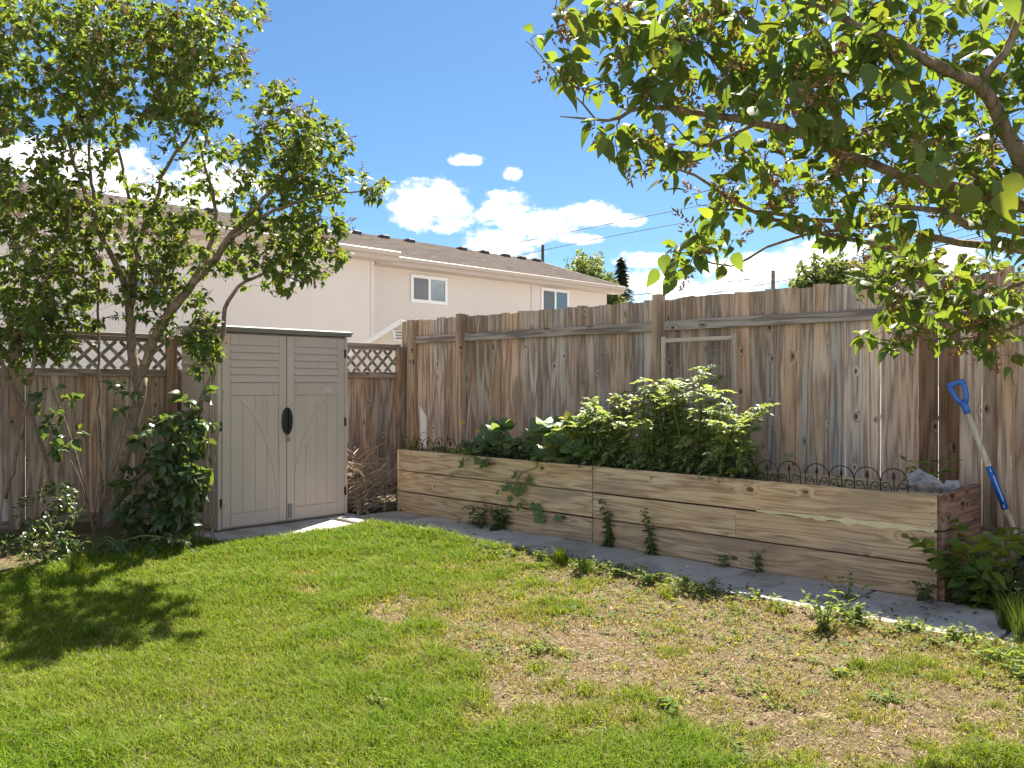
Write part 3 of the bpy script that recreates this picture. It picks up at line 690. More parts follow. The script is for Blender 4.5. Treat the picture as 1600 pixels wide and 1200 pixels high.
# frame strips beside the doors
for (a, b, nm) in ((SX0 + .002, SX0 + .040, 'jamb'), (SX1 - .040, SX1 - .002, 'jamb')):
    mb = MB(); mb.box((a, SY0 + .004, .02), (b, SY0 + .034, SH - .07)); build(nm, mb, M['resin'], sh, bevel=.004)
mid = (SX0 + SX1) / 2
for s_, (a, b) in ((1, (SX0 + .045, mid - .004)), (-1, (mid + .004, SX1 - .045))):
    door = MB(); door.box((a, SY0 + .012, .035), (b, SY0 + .033, SH - .075))
    d = build('door', door, M['resin'], sh, bevel=.003)
    yf = SY0 + .0115; out = a if s_ > 0 else b; inn = b if s_ > 0 else a; W_ = b - a
    st_o, st_i = 0.085, 0.085
    pa = a + (st_o if s_ > 0 else st_i); pb = b - (st_i if s_ > 0 else st_o)
    zb, zm, zt, zl = .16, 1.285, 1.41, 1.875
    for (u0, u1, v0, v1, nm) in ((a, pa - .002, .036, SH - .076, 'stile'), (pb + .002, b, .036, SH - .076, 'stile'), (pa, pb, .036, zb, 'bottom_rail'), (pa, pb, zm + .004, zt, 'middle_rail'), (pa, pb, 1.775, SH - .076, 'top_rail')):
        build(nm, MB().box((u0, yf - .011, v0), (u1, yf, v1)), M['resin'], d, bevel=.004)
    for k in range(5):                                # louvre slats
        v0 = zt + .006 + k * .072
        build('louvre_slat', MB().add([(pa, yf, v0), (pb, yf, v0), (pb, yf - .016, v0 + .004), (pa, yf - .016, v0 + .004), (pa, yf, v0 + .068), (pb, yf, v0 + .068)],
              [(0, 3, 2, 1), (3, 4, 5, 2), (0, 4, 3), (1, 2, 5), (0, 1, 5, 4)]), M['resin'], d)
    npl = 4; pw = (pb - pa) / npl
    for k in range(npl):
        u0 = pa + pw * k + .004; u1 = pa + pw * (k + 1) - .004
        build('door_plank', MB().box((u0, yf - .005, zb + .003), (u1, yf, zm)), M['resin'], d, bevel=.003)
    # curved brace from the outer top to the inner bottom
    arc = []
    for k in range(15):
        t = k / 14; uu = math.sin(t * math.pi / 2) ** 0.9; vv = 1 - (1 - math.cos(t * math.pi / 2)) ** 0.75
        x0 = (out + s_ * (.115)) + s_ * (W_ - .22) * uu; z = zb + .02 + (zm - zb - .04) * vv
        arc.append((x0, z))
    vs = []; fs = []
    for (x0, z) in arc:
        for (dx, yy) in ((0, yf - .004), (0, yf - .0105), (s_ * .05, yf - .0105), (s_ * .05, yf - .004)): vs.append((min(max(x0 + dx, pa), pb), yy, z))
    for k in range(14):
        for e in range(4): fs.append((4 * k + e, 4 * k + (e + 1) % 4, 4 * k + 4 + (e + 1) % 4, 4 * k + 4 + e))
    build('brace', MB().add(vs, fs), M['resin'], d)
    for hz in (.27, 1.0, 1.72):                      # hinges
        hx = out + (-.012 if s_ > 0 else .012)
        build('hinge', MB().box((hx - .012, SY0 - .004, hz - .045), (hx + .012, SY0 + .003, hz + .045)), M['black_plastic'], d, bevel=.003)
    hp = MB(); hx = inn - s_ * .030; n = 16; vs = []; fs = []   # half-oval handle
    for ring, (sc, yy) in enumerate(((1.0, yf - .012), (1.0, yf - .030), (.72, yf - .042))):
        for k in range(n):
            t = -math.pi / 2 + math.pi * k / (n - 1); vs.append((inn + s_ * -(math.cos(t) * .055 * sc + .0), yy, 1.03 + math.sin(t) * .135 * (sc if ring < 2 else .86)))
    for r_ in range(2):
        for k in range(n - 1): fs.append((r_ * n + k, r_ * n + k + 1, (r_ + 1) * n + k + 1, (r_ + 1) * n + k))
        fs.append((r_ * n + n - 1, r_ * n, (r_ + 1) * n, (r_ + 1) * n + n - 1))
    fs.append(tuple(range(2 * n, 3 * n))); hp.add(vs, fs); build('handle', hp, M['black_plastic'], d)
    if s_ < 0: build('oval_plate', MB().prism([Vector((pa + .40 + .055 * math.cos(q * .3927), yf - .0112, 1.345 + .022 * math.sin(q * .3927))) for q in range(16)], (0, -.003, 0)), M['resin_pale'], d)
build('padlock', MB().box((mid - .016, SY0 - .040, .83), (mid + .014, SY0 - .024, .865)).tube([(mid - .01, SY0 - .032, .865), (mid - .008, SY0 - .032, .895), (mid + .006, SY0 - .032, .895), (mid + .008, SY0 - .032, .865)], .003, 6), M['brass'], sh)
build('bolt', MB().box((mid + .012, SY0 - .012, .06), (mid + .055, SY0 - .003, .20)), M['resin_roof'], sh, bevel=.003)
roof = MB(); roof.prism([Vector((SX0 - .03, SY0 - .035, SH - .058)), Vector((SX0 - .03, SY1 + .03, SH - .058)), Vector((SX0 - .03, SY1 + .03, SH + .03)), Vector((SX0 - .03, SY0 + .02, SH + .003)), Vector((SX0 - .03, SY0 - .035, SH - .012))], (SX1 - SX0 + .06, 0, 0))
rf = build('roof', roof, M['resin_roof'], sh, bevel=.008)
build('roof_lip', MB().box((SX0 - .034, SY0 - .047, SH - .034), (SX1 + .034, SY0 - .0355, SH - .010)), M['resin_roof'], rf, bevel=.003)

# ------------------------------------------------------------------ raised garden bed
bed = root('raised_bed', ((BED_X0 + BED_X1) / 2, (BED_Y0 + BED_Y1) / 2, 0), 'long raised bed of three tiers of pine boards', 'raised bed')
seam = 4.69; hb = BED_H / 3
for k in range(3):
    z0 = .012 + k * hb; segs = [(BED_Y0 + .004, seam - .004), (seam + .004, BED_Y1 - .004)]
    if k == 1: segs = [(BED_Y0 + .004, 3.30), (3.302, seam - .004), (seam + .004, BED_Y1 - .004)]
    for (a, b) in segs:
        g = random.uniform(.008, .014) if k < 2 else 0.0
        mb = MB(); mb.box((BED_X0, a, z0), (BED_X0 + .038, b, z0 + hb - g), .0015)
        kk = random.uniform(.93, 1.06); build('front_board', mb, M['bedwood_y'], bed, tint=tuple(kk * c_ for c_ in ((.82, .78, .74) if k == 0 else (.93, .90, .88))), bevel=.004)
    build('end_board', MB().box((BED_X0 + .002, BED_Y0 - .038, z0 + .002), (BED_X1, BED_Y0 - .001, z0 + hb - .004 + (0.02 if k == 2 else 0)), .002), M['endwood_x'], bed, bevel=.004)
    build('end_board', MB().box((BED_X0 + .002, BED_Y1 + .001, z0 + .002), (BED_X1, BED_Y1 + .038, z0 + hb - .006), .002), M['bedwood_x'], bed, bevel=.004)
    build('back_board', MB().box((BED_X1 - .036, BED_Y0 + .002, z0), (BED_X1 - .001, BED_Y1 - .002, z0 + hb - .003)), M['bedwood_y'], bed)
for yy in (BED_Y0 + .03, seam - .02, seam + .02, BED_Y1 - .03):          # nail heads
    for k in range(9):
        z = .06 + k * .072 + random.uniform(-.008, .008)
        build('nail', MB().tube([(BED_X0 - .0025, yy, z), (BED_X0 + .01, yy, z)], .0045, 6), M['iron'], bed)
zs = .012 + 2 * hb; n_ = 90; top_ = []; bot_ = []
for k in range(n_ + 1):
    yy = 1.88 + 1.25 * k / n_; am = .6 * max(0, .035 * (fbm(np.array([yy * 9.]), np.array([1.]), 8)[0] - .28) * 2.2) * min(1, (n_ - k) / 25)
    top_.append(Vector((BED_X0 - .0015, yy, zs + .004 + am * .8))); bot_.append(Vector((BED_X0 - .0015, yy, zs - .006 - am * 1.1 * fbm(np.array([yy * 23.]), np.array([4.]), 5)[0] * 1.6)))
mbs = MB(); mbs.add(top_ + bot_, [(k, k + 1, n_ + 2 + k, n_ + 1 + k) for k in range(n_)]); build('stain', mbs, M['stain'], bed, label='dried pale yellow stain along the board seam')
sx = np.linspace(BED_X0 + .039, BED_X1 - .037, 14); sy = np.linspace(BED_Y0 + .001, BED_Y1 - .001, 110)
SXg, SYg = np.meshgrid(sx, sy, indexing='ij'); SZ = BED_H - .085 + .07 * (fbm(SXg * 9, SYg * 9, 4) - .5)
ii = np.arange(SXg.size).reshape(SXg.shape); qs = np.stack([ii[:-1, :-1], ii[1:, :-1], ii[1:, 1:], ii[:-1, 1:]], -1).reshape(-1, 4)
np_mesh('soil', np.stack([SXg, SYg, SZ], -1).reshape(-1, 3), qs, M['soil'], bed, tuple(WLOC['raised_bed']), smooth=True)
SOIL = BED_H - .085

# scrolled iron edging standing in the soil along the front of the bed
def edging_meshes():
    hoop = MB(); n = 12; w = .088
    pts = [(0, -w, -.10), (0, -w, .13)] + [(0, -w * math.cos(math.pi * k / n), .13 + .088 * math.sin(math.pi * k / n)) for k in range(n + 1)] + [(0, w, .13), (0, w, -.10)]
    hoop.tube(pts, .0036, 6); mid_ = MB(); mid_.tube([(0, 0, -.10), (0, 0, .15)], .0034, 6)
    fin = MB(); fin.tube([(0, 0, .143), (0, 0, .152), (0, 0, .162), (0, 0, .178), (0, 0, .196)], [.003, .008, .012, .008, .001], 7)
    sc = []
    for s_ in (-1, 1):
        m_ = MB(); p = []
        for k in range(9): p.append((0, s_ * .004 + s_ * (k / 8) * .038, .02 + .10 * math.sin(k / 8 * 1.45)))
        cx, cz = s_ * .058, .098
        for k in range(14):
            a = math.pi * .5 - s_ * 0 + k / 13 * 4.6; r_ = .023 * (1 - .62 * k / 13)
            p.append((0, cx - s_ * math.cos(a) * r_, cz + math.sin(a) * r_))
        m_.tube(p, .0034, 5); sc.append(m_)
    return hoop, mid_, fin, sc
EH, EM, EF, ES = edging_meshes()
def as_mesh(nm, mb, m_):
    me = bpy.data.meshes.new(nm); me.from_pydata(mb.v, [], mb.f); me.update(); me.materials.append(m_); me.polygons.foreach_set('use_smooth', np.ones(len(me.polygons), bool)); return me
EME = [as_mesh('hoop', EH, M['iron']), as_mesh('stake', EM, M['iron']), as_mesh('finial', EF, M['iron']), as_mesh('scroll', ES[0], M['iron']), as_mesh('scroll', ES[1], M['iron'])]
ed_lab = ['rightmost panel of black iron hoop edging beside the grey rock', 'second panel of black iron hoop edging from the grey rock', 'black iron edging panel below the right end of the tomato plants', 'black iron edging panel hidden below the tomato plants',
          'black iron edging panel between tomato and squash plants', 'black iron edging panel below the squash leaves', 'black iron hoop edging panel at the far left end of the raised bed']
y = 2.07
for k in range(7):
    nh = 4; L_ = .178
    e = root('border_edging', (BED_X0 + .085, y, SOIL), ed_lab[k], 'garden edging', 'black iron edging panels along the bed')
    for j in range(nh):
        for nm, me in zip(('hoop', 'stake', 'finial', 'scroll', 'scroll'), EME):
            o = bpy.data.objects.new(nm, me); col.objects.link(o); o.parent = e
            o.location = (random.uniform(-.004, .004) if nm == 'hoop' else 0.0, L_ * (j + .5), .03 + 0.004 * math.sin(j * 3 + k))
    e.rotation_euler = (random.uniform(-.02, .02), random.uniform(-.10, .03), random.uniform(-.03, .03)); y += nh * L_ + .035

# ------------------------------------------------------------------ things in the bed
tr = root('wire_trellis', (6.60, 4.0, SOIL), 'pale wooden frame with wire mesh standing behind the tomato plants', 'trellis')
ty1 = at_x(1037, 512, 6.58).y; ty0 = at_x(1148, 512, 6.58).y; tz = 1.835
for yy in (ty1, ty0): build('stile', MB().box((6.565, yy - .022, SOIL - .02), (6.600, yy + .022, tz)), M['pale_z'], tr, bevel=.003)
for zz in (tz - .055, 1.05): build('rail', MB().box((6.567, ty0 + .023, zz), (6.598, ty1 - .023, zz + .038)), M['pale_y'], tr, bevel=.003)
for k in range(16): z = SOIL + .12 + k * .066; build('wire', MB().tube([(6.562, ty0, z), (6.562, ty1, z)], .0022, 4), M['wire'], tr)
for k in range(11): yy = ty0 + .05 + k * (ty1 - ty0 - .06) / 11; build('wire', MB().tube([(6.5595, yy, SOIL), (6.5595, yy, tz - .04)], .0022, 4), M['wire'], tr)
p = at_x(661, 690, 6.35)
mb = MB(); mb.prism([Vector((6.35, p.y + .055, SOIL - .05)), Vector((6.35, p.y - .055, SOIL - .05)), Vector((6.35, p.y - .055, 1.02)), Vector((6.35, p.y + .055, 1.14))], (.018, 0, 0))
tag(build('garden_stake', mb, M['white_board']), 'short white board with slanted top stuck in the bed', 'stake')
p0 = at_x(727, 690, 6.45); p1 = at_x(737, 605, 6.55)
mb = MB(); mb.tube([(p0.x, p0.y, SOIL - .1), tuple(p0.lerp(p1, .5)), tuple(p1)], [.012, .011, .010], 7)
tag(build('cane', mb, M['shaft'], smooth=True), 'thin pale wooden cane leaning on the plank fence', 'cane')
mb = MB(); mb.box((BED_X0 + .10, BED_Y0 + .02, BED_H - .06), (BED_X0 + .19, BED_Y0 + .34, BED_H + .008), .004); tag(build('wood_offcut', mb, M['cedar_y'] , tint=(1.2, 1.05, .85), bevel=.004), 'small wood offcut in front of the grey rock', 'wood')
def rock(name, c, r, seed, m_, label):
    import bmesh
    bm = bmesh.new(); bmesh.ops.create_icosphere(bm, subdivisions=4, radius=1.0); r_ = random.Random(seed)
    planes = [(Vector((r_.gauss(0, 1), r_.gauss(0, 1), r_.gauss(.3, 1))).normalized(), r_.uniform(.5, .82)) for _ in range(16)]
    for v in bm.verts:
        for nrm, dd in planes:
            e_ = v.co.dot(nrm)
            if e_ > dd: v.co -= nrm * (e_ - dd) * .92
        k = 1 + .05 * math.sin(v.co.x * 9 + seed) * math.sin(v.co.y * 8) + .03 * math.sin(v.co.z * 17)
        v.co = Vector((v.co.x * r[0] * k, v.co.y * r[1] * k, v.co.z * r[2] * k))
    me = bpy.data.meshes.new(name); bm.to_mesh(me); bm.free(); me.materials.append(m_)
    o = bpy.data.objects.new(name, me); link(o, None, c); return tag(o, label, 'rock')
rock('rock', (6.12, 2.045, BED_H + .03), (.18, .17, .145), 4, M['rock'], 'large speckled grey rock at the right end of the bed')
rock('rock', (6.42, 1.955, BED_H + .015), (.08, .075, .075), 9, M['rock_pale'], 'small pale grey rock between the big rock and the shovel')
rock('rock', tuple(at_ground(1075, 885, .03)), (.018, .022, .013), 5, M['rock_pale'], 'white pebble lying on the concrete path')

# shovel leaning in the corner
sb = at(1617, 912, 5.72); stp = at(1494, 600, 6.02)
ax = (stp - sb).normalized()
shv = root('shovel', (sb.x, sb.y, 0), 'wooden-shafted shovel with blue D-grip leaning on the plank fence', 'shovel')
L0 = (stp - sb).length
P = lambda t: sb + ax * (L0 * t)
build('shaft', MB().tube([P(.22), P(.5), P(.86)], [.0215, .0205, .0195], 10), M['shaft'], shv, smooth=True)
build('socket', MB().tube([P(.10), P(.16), P(.24)], [.012, .023, .0235], 10), M['iron'], shv, smooth=True)
sx_ = Vector((FX * 0 + RX, RY, 0)); sx_ = (sx_ - ax * sx_.dot(ax)).normalized(); sn = ax.cross(sx_)
stk = build('sticker', MB().tube([P(.36), P(.575)], [.0222, .0220], 12), M['blue_sticker'], shv, smooth=True)
vd = (Vector((0, 0, EYE)) - P(.45)); vd = (vd - ax * vd.dot(ax)).normalized(); vs_ = ax.cross(vd)
for (a, b, o_) in ((.40, .53, .006), (.545, .565, .002), (.37, .385, -.003)):
    q = [P(a) + vd * .0216 + vs_ * (o_ - .0022), P(b) + vd * .0216 + vs_ * (o_ - .0022), P(b) + vd * .0216 + vs_ * (o_ + .0022), P(a) + vd * .0216 + vs_ * (o_ + .0022)]
    build('print_stripe', MB().prism(q, vd * .0022), M['sticker_white'], stk)
# D grip: two arms and a cross bar round an opening
gside = Vector((RX, RY, 0)) * .75 - Vector((FX, FY, 0)) * .66; gside = (gside - ax * gside.dot(ax)).normalized()
g = MB(); g.tube([P(.845), P(.875), P(.905)], [.0235, .0245, .025], 10)
for s_ in (-1, 1):
    g.tube([P(.895) + gside * s_ * .008, P(.925) + gside * s_ * .030, P(.962) + gside * s_ * .042, P(1.0) + gside * s_ * .044], [.020, .0195, .0185, .019], 9)
g.tube([P(1.0) - gside * .056, P(1.004) - gside * .025, P(1.004) + gside * .025, P(1.0) + gside * .056], [.019, .0195, .0195, .019], 9)
build('grip', g, M['blue_plastic'], shv, smooth=True)
bl = MB(); vs = []; fs = []
for i in range(7):
    t = i / 6
    for j in range(5):
        u = (j - 2) / 2; w_ = .10 * (1 - .75 * max(0, (t - .55) / .45) ** 2)
        vs.append(P(.13) - ax * (.26 * t) + sx_ * (u * w_) + sn * (.02 * (u * u) - .01 * t))
for i in range(6):
    for j in range(4): a = i * 5 + j; fs.append((a, a + 1, a + 6, a + 5))
bo = build('blade', bl.add(vs, fs), M['iron'], shv, smooth=True); so = bo.modifiers.new('thick', 'SOLIDIFY'); so.thickness = .003

# ------------------------------------------------------------------ neighbouring house
HY1, HY2 = 21.3, 22.5; XE, XB_, RIDGE_Y, RIDGE_Z, EAVE = 28.8, 15.7, 27.3, 7.12, 5.42
hs = root('stucco_house', (15, 24, 0), 'long two-storey cream stucco house behind the fences', 'house')
build('wall', MB().box((-14, HY1, -.1), (XB_, 33.0, EAVE - .05)), M['stucco'], hs, label='left wing wall that stands further forward')
build('wall', MB().box((XB_ + .003, HY2, -.1), (XE, 33.0, EAVE - .05)), M['stucco'], hs)
build('gable_wall', MB().prism([Vector((XE - .2, HY2 + .1, EAVE - .048)), Vector((XE - .2, 32.1, EAVE - .048)), Vector((XE - .2, RIDGE_Y, RIDGE_Z - .25))], (.19, 0, 0)), M['stucco'], hs)
def roof_plane(x0, x1, ye, ze, nm='roof'):
    me = MB(); t = .14
    q = [Vector((x0, ye, ze)), Vector((x1, ye, ze)), Vector((x1, RIDGE_Y, RIDGE_Z)), Vector((x0, RIDGE_Y, RIDGE_Z))]
    return build(nm, me.prism(q, (0, 0, t)), M['shingle'], hs)
r1 = roof_plane(-14.5, XB_ + .55, HY1 - .6, EAVE - .10); r2 = roof_plane(XB_ + .56, XE + .45, HY2 - .6, EAVE - .02)
mb = MB(); mb.prism([Vector((-14.5, RIDGE_Y + .002, RIDGE_Z)), Vector((XE + .45, RIDGE_Y + .002, RIDGE_Z)), Vector((XE + .45, 33.6, EAVE - .1)), Vector((-14.5, 33.6, EAVE - .1))], (0, 0, .14)); build('roof', mb, M['shingle'], hs)
for (x0, x1, ye, ze) in ((-14.5, XB_ + .55, HY1 - .6, EAVE - .10), (XB_ + .56, XE + .45, HY2 - .6, EAVE - .02)):
    build('gutter', MB().box((x0, ye - .10, ze - .02), (x1, ye - .004, ze + .12)), M['gutter'], hs, bevel=.02)
    build('fascia', MB().box((x0 + .01, ye + .005, ze - .16), (x1 - .01, ye + .03, ze - .005)), M['gutter'], hs)
    build('soffit', MB().box((x0 + .01, ye + .032, ze - .16), (x1 - .01, ye + .60, ze - .13)), M['gutter'], hs)
build('rake_board', MB().bar((XE + .46, HY2 - .6, EAVE + .02), (XE + .46, RIDGE_Y, RIDGE_Z + .06), .03, .2), M['gutter'], hs)
build('control_joint', MB().box((24.05, HY2 - .012, -.1), (24.09, HY2 - .002, EAVE - .2)), M['gutter'], hs)
build('corner_trim', MB().box((XB_ - .10, HY1 - .02, -.1), (XB_ + .02, HY1 - .003, EAVE - .2)), M['stucco'], hs)
for px, py in ((600, 381), (640, 386), (722, 398), (757, 403), (790, 407), (815, 410), (838, 414), (556, 376), (430, 355), (330, 338), (250, 325)):
    q = at_y(px, py, RIDGE_Y - .5)
    zr = RIDGE_Z - .5 * .31 + .14
    mb = MB(); mb.box((q.x - .19, RIDGE_Y - .66, zr - .12), (q.x + .19, RIDGE_Y - .30, zr + .11)); build('roof_vent', mb, M['asphalt_vent'], hs, bevel=.04)
q = at_y(848, 402, RIDGE_Y - .3); build('vent_pipe', MB().tube([(q.x, RIDGE_Y - .3, 6.9), (q.x, RIDGE_Y - .3, 7.95)], .07, 8), M['asphalt_vent'], hs)
def window(px0, py0, px1, py1, yw, wroot, split=.5):
    a = at_y(px0, py0, yw); b = at_y(px1, py1, yw); x0, x1, zt = a.x, b.x, a.z; zb = at_y(px0, py1, yw).z
    w_ = root_part = MB(); fw = .11
    w_.box((x0, yw - .05, zb), (x1, yw - .003, zb + fw)); w_.box((x0, yw - .05, zt - fw), (x1, yw - .003, zt)); w_.box((x0, yw - .05, zb + fw), (x0 + fw, yw - .003, zt - fw)); w_.box((x1 - fw, yw - .05, zb + fw), (x1, yw - .003, zt - fw))
    win = build('window', w_, M['white_vinyl'], wroot); xm = x0 + (x1 - x0) * split
    build('mullion', MB().box((xm - .05, yw - .045, zb + fw), (xm + .05, yw - .004, zt - fw)), M['white_vinyl'], win)
    build('pane', MB().box((x0 + fw, yw - .022, zb + fw), (xm - .05, yw - .004, zt - fw)), M['screen'], win)
    build('pane', MB().box((xm + .05, yw - .026, zb + fw), (x1 - fw, yw - .004, zt - fw)), M['glass'], win)
window(641, 428, 698, 472, HY2, hs); window(845, 449, 888, 489, HY2, hs); window(452, 405, 480, 446, HY1, hs); window(190, 395, 262, 470, HY1, hs)
# little cream garden shed with a vent showing over the lattice fence
ap = at(627, 499, 14.2); gw = 1.05; gy = ap.y
gs = root('garden_shed', (ap.x, gy, 0), 'small white gabled garden shed peeking over the lattice fence', 'shed')
build('wall', MB().prism([Vector((ap.x - gw, gy, -.1)), Vector((ap.x + gw, gy, -.1)), Vector((ap.x + gw, gy, ap.z - .75)), Vector((ap.x, gy, ap.z - .08)), Vector((ap.x - gw, gy, ap.z - .75))], (0, 1.6, 0)), M['cream_shed'], gs)
for s_ in (-1, 1):
    q = [Vector((ap.x + s_ * .002, gy - .12, ap.z)), Vector((ap.x + s_ * (gw + .15), gy - .12, ap.z - .76)), Vector((ap.x + s_ * (gw + .15), gy - .12, ap.z - .85)), Vector((ap.x + s_ * .002, gy - .12, ap.z - .09))]
    build('roof', MB().prism(q, (0, 1.85, 0)), M['white_vinyl'], gs)
vt = build('vent', MB().prism([Vector((ap.x - .15, gy - .03, ap.z - .18)), Vector((ap.x + .15, gy - .03, ap.z - .18)), Vector((ap.x + .11, gy - .03, ap.z - .36)), Vector((ap.x - .11, gy - .03, ap.z - .36))], (0, .027, 0)), M['white_vinyl'], gs)
for k in range(3): build('vent_slat', MB().box((ap.x - .09, gy - .045, ap.z - .33 + k * .05), (ap.x + .09, gy - .031, ap.z - .31 + k * .05)), M['resin_roof'], vt)
gs.rotation_euler = (0, 0, -math.atan2(FX, FY))

# ------------------------------------------------------------------ utility pole and overhead lines
pp = at(1208, 424, 52); pl = root('utility_pole', (pp.x, pp.y, 0), 'distant wooden utility pole rising above the plank fence', 'pole')
build('pole', MB().tube([(pp.x, pp.y, -.2), (pp.x, pp.y, pp.z)], [.15, .12], 8), M['pole_wood'], pl)
build('pole_cap', MB().tube([(pp.x, pp.y, pp.z + .002), (pp.x, pp.y, pp.z + .05)], [.13, .10], 8), M['asphalt_vent'], pl)
LN = [('upper', (690, 404, 46), (1010, 338, 34), (1760, 190, 22), .014, 'upper of two wires crossing the clouds above the roof'), ('upper', (740, 414, 46), (1035, 354, 36), (1780, 230, 24), .014, 'lower of two wires crossing the clouds above the roof'),
      ('a', (930, 449, 75), (1210, 432, 52), (1700, 300, 30), .016, 'topmost power line passing the distant pole'), ('b', (930, 470, 75), (1208, 430, 52), (1700, 342, 30), .018, 'second power line passing the distant pole'),
      ('c', (930, 462, 75), (1160, 447, 55), (1700, 322, 30), .016, 'third power line passing the distant pole'), ('d', (930, 485, 75), (1200, 443, 52), (1700, 330, 30), .026, 'thick lowest power line passing the distant pole')]
for nm, a, b, c, r_, lab in LN:
    ctrl = [(at(*a), r_), (at(*b), r_), (at(*c), r_)]
    pts = smooth_path(ctrl, 2.0); o = build('power_line', MB().tube([q[0] for q in pts], r_, 5), M['cable'])
    tag(o, lab, 'cable', 'overhead lines')

# ------------------------------------------------------------------ far trees
def leaf_cloud(name, blobs, n, size, material, parent, seed=1, flat=0.0):
    r_ = np.random.default_rng(seed); w = WLOC[parent.name]; V = []; T = []
    tot = sum(b[3] * b[4] * b[5] for b in blobs)
    for (cx, cy, cz, rx, ry, rz) in blobs:
        m = int(n * rx * ry * rz / tot); d = r_.normal(size=(m, 3)); d /= np.linalg.norm(d, axis=1)[:, None]
        rad = r_.random(m) ** 0.28; lump = 0.75 + 0.35 * np.sin(d[:, 0] * 5 + cx) * np.sin(d[:, 1] * 6 + cy) + .2 * np.sin(d[:, 2] * 9 + cz)
        P_ = d * (rad * lump)[:, None] * np.array([rx, ry, rz]) + np.array([cx, cy, cz])
        a = r_.normal(size=(m, 3)); a /= np.linalg.norm(a, axis=1)[:, None]; b = np.cross(a, r_.normal(size=(m, 3))); b /= np.linalg.norm(b, axis=1)[:, None]
        s_ = size * r_.uniform(.6, 1.4, m)[:, None]
        V.append(np.stack([P_ - a * s_, P_ - b * s_ * .6, P_ + a * s_, P_ + b * s_ * .6], 1)); T.append(np.repeat(r_.uniform(.6, 1.35, m), 4))
    V = np.concatenate(V).reshape(-1, 3); T = np.concatenate(T)[:, None] * np.ones((1, 3))
    o = np_mesh(name, V, np.arange(len(V)).reshape(-1, 4), material, parent, tuple(w), T); return o
def far_tree(px, py_top, Z, wid, label, seed, lobes=9):
    top = at(px, py_top, Z); r_ = random.Random(seed); b = root('broadleaf_tree', (top.x, top.y, 0), label, 'tree', 'trees beyond the fence')
    H = top.z; build('trunk', MB().tube([(top.x, top.y, -.1), (top.x + .1, top.y, H * .35), (top.x, top.y, H * .7)], [.28, .2, .08], 8), M['bark'], b, smooth=True)
    bl = [(top.x, top.y, H * .82, wid * .42, wid * .42, H * .19)]
    for k in range(lobes):
        a = k * 2.4; rr = wid * .33; bl.append((top.x + math.cos(a) * rr, top.y + math.sin(a) * rr, H * (.45 + .36 * r_.random()), wid * .27, wid * .27, H * .15))
    leaf_cloud('crown', bl, 9000, .13, M['far_leaf'], b, seed)
far_tree(915, 386, 60, 4.2, 'round leafy tree behind the right end of the house', 3)
far_tree(944, 428, 58, 2.4, 'smaller leafy tree between the house and the spruce', 5, 6)
far_tree(1300, 398, 42, 3.6, 'pale leafy tree beyond the plank fence beside the pole', 8)
far_tree(1400, 380, 40, 5.0, 'bushy tree beyond the plank fence below the branches', 12)
top = at(971, 404, 62); sp = root('spruce_tree', (top.x, top.y, 0), 'dark spruce rising right of the leafy tree behind the house', 'tree')
build('trunk', MB().tube([(top.x, top.y, -.1), (top.x, top.y, top.z)], [.22, .02], 7), M['bark'], sp)
V = []; T = []
for k in range(2600):
    t = random.random() ** .8; zz = 1.2 + (top.z - 1.2) * t; R_ = 2.7 * (1 - t) ** .75 + .15; a = random.uniform(0, 6.283); rr = R_ * random.uniform(.25, 1.0) * (0.75 + .25 * math.sin(zz * 5 + a * 3))
    c = Vector((top.x + math.cos(a) * rr, top.y + math.sin(a) * rr, zz - rr * .25)); d = Vector((math.cos(a), math.sin(a), -.35)) * .30; s_ = Vector((-math.sin(a), math.cos(a), random.uniform(-.4, .4))) * .09
    V += [tuple(c - d), tuple(c - s_), tuple(c + d), tuple(c + s_)]; T += [random.uniform(.6, 1.3)] * 4
np_mesh('crown', np.array(V), np.arange(len(V)).reshape(-1, 4), M['far_conifer'], sp, tuple(WLOC[sp.name]), np.array(T)[:, None] * np.ones((1, 3)))

